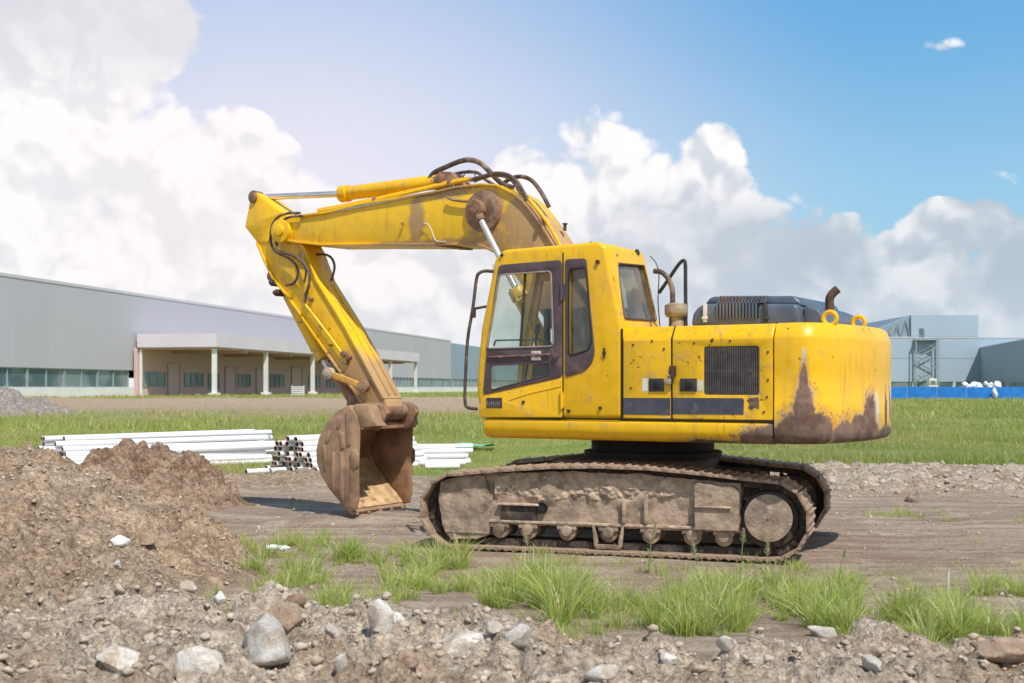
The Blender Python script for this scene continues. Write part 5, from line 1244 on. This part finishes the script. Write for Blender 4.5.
heap((-3.9, 26.9), (2.85, .55), 4, 7, 2.9, 'long white plastic pipe in the stack whose ends show between bucket and track', 'pipes in the stack between bucket and track', .22, .5, 14)
for q, (u, v, a, L, lb) in enumerate(((246, 474, .75, 1.0, 'short loose white pipe lying in the grass nearest the foot of the dirt pile'), (270, 473, .9, 1.2, 'loose white pipe lying just before the open-ended bundle'), (288, 472, .8, 1.3, 'loose white pipe touching the lowest row of the open-ended bundle'),
                                      (420, 466, .05, .95, 'loose white pipe lying before the right end of the pipe bundle'), (425, 469, .22, .7, 'lowest loose white pipe between bucket and track'))):
    x, y, _ = ground_pt(u, v); me = pipe_mesh(L, PR); o = bpy.data.objects.new('pipe', me); COL.objects.link(o); o.location = (x, y, hz_(x, y) + PR + .01); o.rotation_euler = (0, 0, a); tag(o, lb, 'pipe')
# scrap of green netting beside the pipes
x, y, _ = ground_pt(476, 450); nX, nY = 22, 14; X, Y = np.meshgrid(np.linspace(-.45, .5, nX), np.linspace(-.7, .7, nY)); X, Y = X.ravel(), Y.ravel()
me = grid_mesh('plastic_sheet', X, Y, .10 + .10 * fbm(X + 5, Y, 3.2, 3, 9), nX, nY)
o = link_mesh('plastic_sheet', me, simple('green_sheet', (.16, .46, .24), .5, 0, .2, 8)); o.location = (x, y, hz_(x, y) + .03); tag(o, 'crumpled green plastic sheet in the grass beside the pipe ends', 'plastic sheet')
for u, v, s_, lb in ((277, 554, .10, 'crumpled pale plastic bottle lying in the grass patch'),):
    p = surf(u, v); MB().tube([(-.11, 0, 0), (-.04, .01, .012), (.05, 0, .0), (.10, -.01, .01)], .03, 10, 3).cyl((.10, -.01, .01), (.135, -.014, .012), .014, n=10).build('plastic_bottle', M['pvc']); bo = bpy.data.objects['plastic_bottle']; bo.location = p + Vector((0, 0, .05)); bo.rotation_euler = (0, 0, -.1); tag(bo, lb, 'plastic bottle')

# ------------------------------------------------------------------ buildings
def cladding(name, col, pitch=.35, dirx=True, var=.02):
    m, t, b, o = new_mat(name); p = coords(t); s_ = t.node('ShaderNodeSeparateXYZ'); t.l.new(p, s_.inputs[0])
    w = t.math('SINE', t.math('MULTIPLY', s_.outputs[0 if dirx else 1], 2 * math.pi / pitch))
    pn = t.math('FLOOR', t.math('DIVIDE', s_.outputs[0 if dirx else 1], 6.0)); cmb = t.node('ShaderNodeCombineXYZ'); t.l.new(pn, cmb.inputs[0])
    wn = t.node('ShaderNodeTexWhiteNoise'); t.l.new(cmb.outputs[0], wn.inputs[0])
    c = t.mix(wn.outputs[0], tuple(q * (1 - var) for q in col), tuple(q * (1 + var) for q in col)); c = t.mix(t.ramp(t.noise(p, .12, 4), .3, .7, 0, .15), c, tuple(q * .82 for q in col))
    t.put(b.inputs['Base Color'], c); b.inputs['Roughness'].default_value = .55; bump(t, b, w, .008, .4); return m
M['clad'] = cladding('warehouse_cladding', (.46, .45, .49)); M['clad_light'] = cladding('light_cladding', (.56, .54, .57)); M['clad_wall'] = simple('plinth_render', (.72, .71, .70), .8, 0, .05, .5)
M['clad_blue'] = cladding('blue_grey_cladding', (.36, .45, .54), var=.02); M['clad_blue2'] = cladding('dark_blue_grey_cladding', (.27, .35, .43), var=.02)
M['fascia'] = simple('canopy_fascia', (.64, .59, .63), .6, 0, .04, .4); M['col'] = simple('column_paint', (.74, .72, .70), .6, 0, .05, 1)
M['under'] = simple('canopy_soffit', (.58, .36, .36), .8, 0, .1, .5); M['porch'] = cladding('porch_wall', (.72, .50, .51))
M['doorp'] = simple('porch_door', (.72, .57, .58), .6, 0, .05, .5); M['mull'] = simple('mullion', (.30, .35, .36), .5, 0, .1, 1)
mw, t, b, o_ = new_mat('facade_glass'); p = coords(t); t.put(b.inputs['Base Color'], t.mix(t.ramp(t.noise(p, .25, 3), .4, .6), (.08, .13, .14), (.20, .25, .25))); b.inputs['Roughness'].default_value = .12; b.inputs['Metallic'].default_value = .0; b.inputs['Specular IOR Level'].default_value = .8; M['fglass'] = mw
A = math.atan2(.1976, 1.0)
def wall_frame(X0, Y0, ang): return Matrix.Translation((X0, Y0, 0)) @ Matrix.Rotation(ang, 4, 'Z')
# local frame of the long warehouse: x runs along the facade away from the camera, -y points out of the facade
wx, wy = -42 - 46 * .1976, 94.0; LW_ = 240.0
wh = empty('warehouse', (wx, wy, 0), math.pi / 2 - A); tag(wh, 'long low grey clad warehouse with a strip of windows and a loading canopy', 'warehouse')
s1_ = math.hypot(1, .1976)
def sY(Y): return (Y - wy) * s1_
MB().box(-30, sY(283), 0, 60, 3.5, 12.0).box(-30, sY(283), .1, 60, .3, 1.5).build('wall', M['clad'], wh)
MB().box(-30, sY(283), -.06, .2, 11.85, 12.15).build('parapet', M['clad_light'], wh)
MB().box(-30, sY(283), -.25, .1, .2, 1.62).build('plinth', M['clad_wall'], wh)
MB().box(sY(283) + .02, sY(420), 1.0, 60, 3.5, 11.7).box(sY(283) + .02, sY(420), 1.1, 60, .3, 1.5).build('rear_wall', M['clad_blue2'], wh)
MB().box(sY(283) + .02, sY(420), .8, 1.1, .2, 1.62).build('rear_plinth', M['clad_wall'], wh)
Y = 88.0; wins = []
def window(a, b_, z0=1.62, z1=3.5, y=0.0, n=2):
    f = MB(); f.box(a, b_, y + .25, y + .3, z0, z1)
    pn = f.build('window', M['fglass'], wh)
    m_ = MB()
    for k in range(n + 1):
        x = a + (b_ - a) * k / n; m_.box(x - (.16 if k in (0,) else .05), x + (.16 if k == 0 else .05), y + .12, y + .248, z0 + .002, z1 - .002)
    m_.box(a - .16, b_ + .05, y + .13, y + .24, z1 - .10, z1 - .003).box(a - .16, b_ + .05, y + .13, y + .24, z0 + .003, z0 + .08)
    m_.build('window_frame', M['mull'], pn)
a = sY(88)
while a < sY(138): window(a, a + 6.5); a += 6.5
a = sY(224)
while a < sY(281): window(a, a + 7.0, n=3); a += 7.0
a = sY(284)
while a < sY(415): window(a, a + 10.0, y=1.0, n=3); a += 10
# porch zone below the canopy
MB().box(sY(139.5), sY(223), -.35, -.27, .62, 6.0).build('porch_wall', M['porch'], wh)
for q, (Ya, Yb, z0, z1, kd) in enumerate(((141, 146.5, 1.7, 3.4, 'w'), (147.2, 150, .66, 4.4, 'd'), (151.5, 156.5, 1.7, 3.4, 'w'), (158, 161, 1.4, 3.4, 'w'), (163, 166, .66, 4.2, 'd'), (167, 171, 1.6, 3.4, 'w'),
                                          (173, 176, .66, 4.2, 'd'), (178, 183, 1.6, 3.5, 'w'), (186, 190, .66, 4.6, 'd'), (193, 198, 1.6, 3.5, 'w'), (201, 206, 1.6, 3.5, 'w'), (210, 214, .66, 4.4, 'd'))):
    if kd == 'w':
        pn = MB().box(sY(Ya), sY(Yb), -.40, -.352, z0, z1).build('window', M['fglass'], wh)
        m_ = MB()
        for k in range(4): x = sY(Ya) + (sY(Yb) - sY(Ya)) * k / 3; m_.box(x - .06, x + .06, -.46, -.402, z0, z1)
        m_.box(sY(Ya) - .06, sY(Yb) + .06, -.45, -.403, z1 - .1, z1 - .003).box(sY(Ya) - .06, sY(Yb) + .06, -.45, -.403, z0, z0 + .1)
        m_.build('window_frame', M['mull'], pn)
    else:
        dd = MB().box(sY(Ya), sY(Yb), -.42, -.352, z0, z1).build('door', M['doorp'], wh); MB().box(sY(Ya) - .15, sY(Ya), -.5, -.352, z0, z1 + .1).box(sY(Yb), sY(Yb) + .15, -.5, -.352, z0, z1 + .1).box(sY(Ya), sY(Yb), -.5, -.421, z1 + .001, z1 + .1).build('door_frame', M['under'], dd)
ax0, ax1 = sY(140), sY(222)
MB().box(ax0, ax1, -9.8, -.36, 6.05, 7.55).build('canopy', M['fascia'], wh)
MB().box(ax0 + .3, ax1 - .3, -9.5, -.45, 5.85, 6.045).build('soffit', M['under'], wh)
for Yc in (140.6, 155, 171, 189, 206.5, 221.4):
    x = sY(Yc); c_ = MB().box(x - .22, x + .22, -9.5, -9.06, .5, 5.846).build('column', M['col'], wh); MB().box(x - .5, x + .5, -9.8, -8.8, .45, 1.0).build('column_footing', M['clad_wall'], c_, .03)
x = sY(140.4); MB().box(x - .12, x + .12, -.75, -.5, .5, 5.846).build('drain_pipe', M['col'], wh)
for Yc in (149, 163, 180, 198, 214): x = sY(Yc); MB().box(x - .15, x + .15, -9.4, -.46, 5.55, 5.848).build('canopy_beam', M['under'], wh)
# pale slatted crate under the canopy
o = empty('crate', (*at(297.5, 394, 150).xy, hz_(*at(297.5, 394, 150).xy)), .3); tag(o, 'pale slatted crate standing in front of the loading canopy', 'crate')
m_ = MB()
for k in range(5): m_.box(-.75, .75, -.5, -.46, .1 + k * .22, .22 + k * .22)
m_.build('slat_side', M['col'], o); MB().box(-.75, -.65, -.45, .45, 0, 1.2).box(.65, .75, -.45, .45, 0, 1.2).box(-.64, .64, -.3, .3, .02, .1).build('crate_frame', M['clad_wall'], o)

# right-hand works
fb = empty('factory_building', (85, 300, 0), 0); tag(fb, 'large pale blue-grey factory hall with a taller block and outside stairs', 'factory')
MB().box(-20, 70, 0, 70, 2.9, 13.5).box(-20, 70, .3, 70, 0, 1.5).build('wall', M['clad_blue'], fb)
MB().box(-20, 70, -.08, .2, 13.3, 13.62).build('parapet', M['clad_light'], fb)
MB().box(-20, 70, -.05, .28, 8.5, 8.56).build('panel_joint', M['clad_blue2'], fb)
MB().box(10, 26, -.12, 40, 13.62, 18.75).build('upper_block', M['clad_blue'], fb)
MB().add([(9.95, .5, 13.6), (9.95, .5, 18.7), (2.5, 1.5, 13.6), (2.5, 1.5, 15.6), (9.9, 3.5, 13.6), (9.9, 3.5, 18.7), (2.5, 3.5, 13.6), (2.5, 3.5, 15.6)], [(0, 1, 3, 2), (4, 6, 7, 5), (1, 5, 7, 3), (0, 4, 5, 1), (2, 3, 7, 6)]).build('side_gable', M['clad_blue2'], fb)
m_ = MB()
for k in range(4): m_.tube([(9.8 - k * 1.8, .3, 13.7), (8.9 - k * 1.8, .4, 17.6 - k * .7)], .12, 6, 1).tube([(8.9 - k * 1.8, .4, 17.6 - k * .7), (8.0 - k * 1.8, .5, 13.7)], .12, 6, 1)
m_.build('roof_truss', M['mull'], fb)
for k in range(9):
    a = -18 + k * 9.6; pn = MB().box(a, a + 9.2, .12, .2, 1.5, 2.898).build('window', M['fglass'], fb)
    MB().box(a - .2, a + .2, -.02, .118, 1.5, 2.89).build('window_frame', M['clad_light'], pn)
MB().box(11.9, 13.1, -.2, -.122, 12.4 + 1.25, 15.6).build('door', M['fglass'], fb)
sf = MB(); sx0, sx1 = 10.6, 15.9
st2 = MB().box(sx0 - .12, sx0 + .12, -2.0, -1.8, 0, 13.2).box(sx1 - .12, sx1 + .12, -2.0, -1.8, 0, 13.2).box(sx0 - .12, sx0 + .12, -.5, -.3, 0, 13.2).box(sx1 - .12, sx1 + .12, -.5, -.3, 0, 13.2).build('fire_stair', M['mull'], fb)
lv = [0, 2.2, 4.4, 6.6, 8.8, 11.0, 12.9]
for k in range(6):
    xa, xb = (sx0 + .6, sx1 - .6) if k % 2 == 0 else (sx1 - .6, sx0 + .6)
    MB().tube([(xa, -1.7 + .6 * (k % 2), lv[k]), (xb, -1.7 + .6 * (k % 2), lv[k + 1])], .16, 4, 1).tube([(xa, -1.7 + .6 * (k % 2), lv[k] + 1), (xb, -1.7 + .6 * (k % 2), lv[k + 1] + 1)], .06, 4, 1).build('stair_flight', M['mull'], st2)
MB().box(sx0, sx1, -1.95, -.1, 12.75, 12.95).box(sx0, sx1, -1.95, -1.9, 13.7, 13.8).build('landing', M['mull'], st2)
# hall on the right whose side wall runs towards the camera
rb_ = empty('side_hall', (111.4, 299.8, 0), math.atan2(-51, -10.4)); tag(rb_, 'shaded dark blue-grey hall whose side wall runs towards the viewer', 'factory hall')
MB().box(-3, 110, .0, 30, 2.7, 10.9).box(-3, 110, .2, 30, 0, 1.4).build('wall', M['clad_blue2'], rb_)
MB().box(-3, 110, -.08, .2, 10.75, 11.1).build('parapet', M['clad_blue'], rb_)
for k in range(11):
    pn = MB().box(-2 + k * 10, 7.6 + k * 10, .06, .12, 1.4, 2.698).build('window', M['fglass'], rb_); MB().box(-2.3 + k * 10, -1.9 + k * 10, -.03, .058, 1.4, 2.69).build('window_frame', M['clad_blue'], pn)

# blue site fence
fe = empty('site_fence', (60, 172, 0), 0); tag(fe, 'bright blue corrugated sheet fence along the far side of the grass field', 'fence')
mw, t, b, o_ = new_mat('blue_sheet'); p = coords(t); t.put(b.inputs['Base Color'], t.mix(t.ramp(t.noise(p, .6, 5), .35, .7), (.012, .17, .60), (.03, .26, .72))); b.inputs['Roughness'].default_value = .5
s_ = t.node('ShaderNodeSeparateXYZ'); t.l.new(p, s_.inputs[0]); bump(t, b, t.math('SINE', t.math('MULTIPLY', s_.outputs[0], 25)), .03, .8); M['bluesheet'] = mw
pm = MB().box(-1.98, 1.98, -.03, .03, -.1, 1.68).build('fence_panel', M['bluesheet'], fe); po = MB().box(-2.06, -1.99, -.05, .05, -.1, 1.72).build('fence_post', M['mull'], fe)
for k in range(-9, 14):
    if k == -9: pm.location.x = po.location.x = k * 4.05; continue
    for q in (pm, po): c_ = q.copy(); COL.objects.link(c_); c_.parent = fe; c_.location = (k * 4.05, random.uniform(-.04, .04), random.uniform(-.03, .03)); c_.rotation_euler = (random.uniform(-.02, .02), random.uniform(-.008, .008), 0)
# heap of white sacks
sk = [rock_mesh('sack', 900 + k, 3, .8) for k in range(3)]
for me in sk: me.materials.append(M['sackm']) if 'sackm' in M else me.materials.append(M.setdefault('sackm', simple('white_woven_sack', (.76, .76, .78), .8, 0, .06, 2)))
hx0 = (958 - 512) / FOC * 177; hx1 = (1005 - 512) / FOC * 177; q = 0
for lay, nS in enumerate((13, 11, 9)):
    for k in range(nS):
        t_ = (k + .5) / nS; x = hx0 + (hx1 - hx0) * (.5 + (t_ - .5) * (1 - lay * .12)) + random.uniform(-.2, .2); o = bpy.data.objects.new('sack', sk[q % 3]); q += 1; COL.objects.link(o)
        o.location = (x, 177 + random.uniform(-.6, .6), 0.95 + lay * .55 + random.uniform(-.08, .1)); o.scale = (random.uniform(.45, .75), .45, random.uniform(.32, .5)); o.rotation_euler = (random.uniform(-.4, .4), random.uniform(-.4, .4), random.random() * 6)
        tag(o, 'white sack in the heap behind the blue fence', 'sack', 'white sacks heaped behind the blue fence')
o = bpy.data.objects.new('sack', sk[1].copy()); COL.objects.link(o); o.location = ((995 - 512) / FOC * 171.4, 171.4, .95); o.scale = (.35, .3, .85); tag(o, 'white sack hanging down over the near side of the blue fence', 'sack')
# small cream utility vehicle by the stairs
ut = empty('utility_vehicle', (*at(933.5, 390, 195).xy, 0), 0); tag(ut, 'small cream utility vehicle parked between the blue fence and the stairs', 'vehicle')
MB().box(-.75, .75, 0, 2.6, .45, 1.9).build('body', M['creamp'] if 'creamp' in M else M.setdefault('creamp', simple('cream_paint', (.62, .60, .50), .5, 0, .08, 2)), ut, .1, 3)
MB().box(-.62, .62, .2, 1.6, 1.91, 2.95).build('cab', M['creamp'], ut, .12, 3)
MB().box(-.38, .38, .15, .198, 2.0, 2.6).build('windscreen', M['fglass'], ut); MB().cyl((-.1, .7, 2.93), (-.1, .7, 3.15), .1, n=12).build('beacon', M['fascia'], ut)
for sx in (-.7, .7):
    for yy in (.5, 2.1): MB().cyl((sx - .12, yy, .38), (sx + .12, yy, .38), .38, n=20).build('wheel', M['black'], ut, .03)

# ------------------------------------------------------------------ sky and light
SUN_DIR = Vector((.33, -.62, 1.05)).normalized()
el = math.asin(SUN_DIR.z); az = math.atan2(SUN_DIR.x, SUN_DIR.y)
sun = bpy.data.lights.new('sun', 'SUN'); sun.energy = 4.6; sun.angle = R(.6); sun.color = (1, .945, .86)
so_ = bpy.data.objects.new('sun', sun); COL.objects.link(so_); so_.rotation_euler = SUN_DIR.to_track_quat('Z', 'Y').to_euler()
W = bpy.data.worlds.new('World'); sc.world = W; W.use_nodes = True; t = NT(W.node_tree); bg = t.n['Background']
SK = .10
sky = t.node('ShaderNodeTexSky'); sky.sky_type = 'NISHITA'; sky.sun_disc = False; sky.sun_elevation = el; sky.sun_rotation = az; sky.air_density = 1.0; sky.dust_density = .6; sky.ozone_density = 2.0
d_ = coords(t, 'Generated'); s_ = t.node('ShaderNodeSeparateXYZ'); t.l.new(d_, s_.inputs[0])
azn = t.math('ARCTAN2', s_.outputs[0], s_.outputs[1]); eln = t.math('ARCSINE', s_.outputs[2])
cv = t.node('ShaderNodeCombineXYZ'); t.l.new(azn, cv.inputs[0]); t.l.new(eln, cv.inputs[1]); D = cv.outputs[0]
def pa(u, v): X, Z = (u - 512) / FOC, (HZ - v) / FOC; return (math.atan2(X, 1), math.atan2(Z, math.hypot(1, X)), 0)
def bl(u, v, ru, rv): c = pa(u, v); return (c, (ru / FOC, rv / FOC, 1))
CL = [bl(60, 40, 120, 90), bl(150, 30, 55, 62), bl(20, 110, 110, 70), bl(95, 215, 150, 105), bl(30, 250, 150, 120), bl(205, 165, 95, 62), bl(165, 250, 170, 120), bl(60, 330, 260, 110), bl(300, 300, 220, 110), bl(270, 230, 90, 70),
      bl(598, 165, 62, 66), bl(560, 195, 80, 62), bl(655, 200, 80, 62), bl(706, 160, 42, 38), bl(560, 260, 170, 100), bl(690, 240, 120, 80), bl(735, 182, 22, 18), bl(760, 275, 130, 70), bl(830, 285, 90, 70),
      bl(940, 240, 52, 40), bl(985, 232, 46, 32), bl(895, 246, 28, 20), bl(1040, 275, 100, 60), bl(900, 310, 230, 75),
      bl(-700, 150, 500, 190), bl(2300, 180, 520, 200), bl(3000, 60, 900, 260)]
CL += [((2.2, .35, 0), (.6, .25, 1)), ((-2.3, .3, 0), (.7, .22, 1)), ((3.0, .25, 0), (.5, .2, 1)), ((-1.3, .28, 0), (.4, .25, 1))]
def n2d(P, scale, detail, rough):
    n = t.node('ShaderNodeTexNoise', noise_dimensions='2D'); t.l.new(P, n.inputs['Vector'])
    for k_, v_ in (('Scale', scale), ('Detail', detail), ('Roughness', rough)): n.inputs[k_].default_value = v_
    return n
BODY = t.math('MINIMUM', t.blobs(D, CL), .5); BODY = t.math('MINIMUM', BODY, t.math('MULTIPLY', BODY, 7.0))
WISP = t.math('MULTIPLY', t.blobs(D, [bl(938, 46, 34, 12)]), .5)
BODY = t.math('MAXIMUM', BODY, t.math('SUBTRACT', WISP, .28))
def density(P, fine=True):
    b_ = BODY
    w = t.vmath('ADD', P, t.vmath('MULTIPLY', t.vmath('SUBTRACT', n2d(P, 14, 2, .5).outputs['Color'], (.5, .5, .5)), (.05, .05, 0)))
    bil = None
    for sc_, am in ((17, .55), (41, .26), (95, .12))[:3 if fine else 2]:
        v1 = t.node('ShaderNodeTexVoronoi', voronoi_dimensions='2D', feature='F1'); v1.inputs['Scale'].default_value = sc_; t.l.new(w, v1.inputs['Vector'])
        q = t.math('MULTIPLY', t.math('SUBTRACT', .45, v1.outputs['Distance']), am); bil = q if bil is None else t.math('ADD', bil, q)
    n1 = n2d(P, 7, 4, .55).outputs[0]; n2 = n2d(P, 60, 4, .6).outputs[0] if fine else .5
    r_ = t.math('ADD', t.math('MULTIPLY', t.math('SUBTRACT', n1, .5), .9), bil)
    return t.math('ADD', b_, t.math('ADD', r_, t.math('MULTIPLY', t.math('SUBTRACT', n2, .5), .25)))
den = density(D); den2 = density(t.vmath('ADD', D, (.006, .016, 0)), False)
alpha = t.ramp(den, .02, .26)
litv = t.ramp(t.math('SUBTRACT', den, den2), -.24, .20)
soft = n2d(D, 5.5, 4, .55).outputs[0]
base_g = t.math('MULTIPLY', t.ramp(eln, .19, .09), t.ramp(azn, -.08, .10, .2, 1.0))       # grey undersides, low and to the right
top_l = t.math('MULTIPLY', t.ramp(eln, .20, .26), t.ramp(azn, -.15, -.25, 0, .75))
lit = t.math('MULTIPLY', t.math('ADD', .36, t.math('MULTIPLY', litv, .64)), t.math('SUBTRACT', 1.0, t.math('MULTIPLY', t.math('MAXIMUM', base_g, top_l), t.ramp(soft, .35, .62, .45, 1.0))))
def S_(c): return tuple(q / SK for q in c)
ccol = t.mix(t.ramp(lit, .05, .88), t.mix(t.ramp(azn, -.02, -.3), S_((.48, .57, .66)), S_((.66, .70, .76))), S_((1.02, 1.02, 1.02)))
flare_glow = t.ramp(t.vmath('LENGTH', t.vmath('MULTIPLY', t.vmath('SUBTRACT', D, pa(300, 215)), (2.0, 3.0, 1))), 1.0, 0.0)  # pinkish glow of a lens flare, tinted into sky and cloud colour
blue = t.mix(t.ramp(eln, .30, .10), S_((.155, .46, .82)), S_((.36, .66, .88)))
blue = t.mix(t.ramp(azn, .25, -.35, 0, .30), blue, S_((.50, .66, .90)))
skyc = t.mix(t.ramp(eln, .35, .9, .85, .35), sky.outputs[0], blue)
skyc = t.mix(t.math('MULTIPLY', flare_glow, .80), skyc, S_((.96, .87, .95)))
ccol = t.mix(t.math('MULTIPLY', flare_glow, .55), ccol, S_((1.0, .91, .92)))
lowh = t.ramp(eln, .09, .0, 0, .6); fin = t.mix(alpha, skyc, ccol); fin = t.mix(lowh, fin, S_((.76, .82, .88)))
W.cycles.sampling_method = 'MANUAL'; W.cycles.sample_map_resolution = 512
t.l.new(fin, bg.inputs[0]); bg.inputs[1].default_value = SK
sc.view_settings.view_transform = 'Standard'; sc.view_settings.look = 'None'; sc.view_settings.exposure = 0; sc.view_settings.gamma = 1
sc.cycles.max_bounces = 8; sc.cycles.transparent_max_bounces = 12; sc.cycles.use_denoising = True
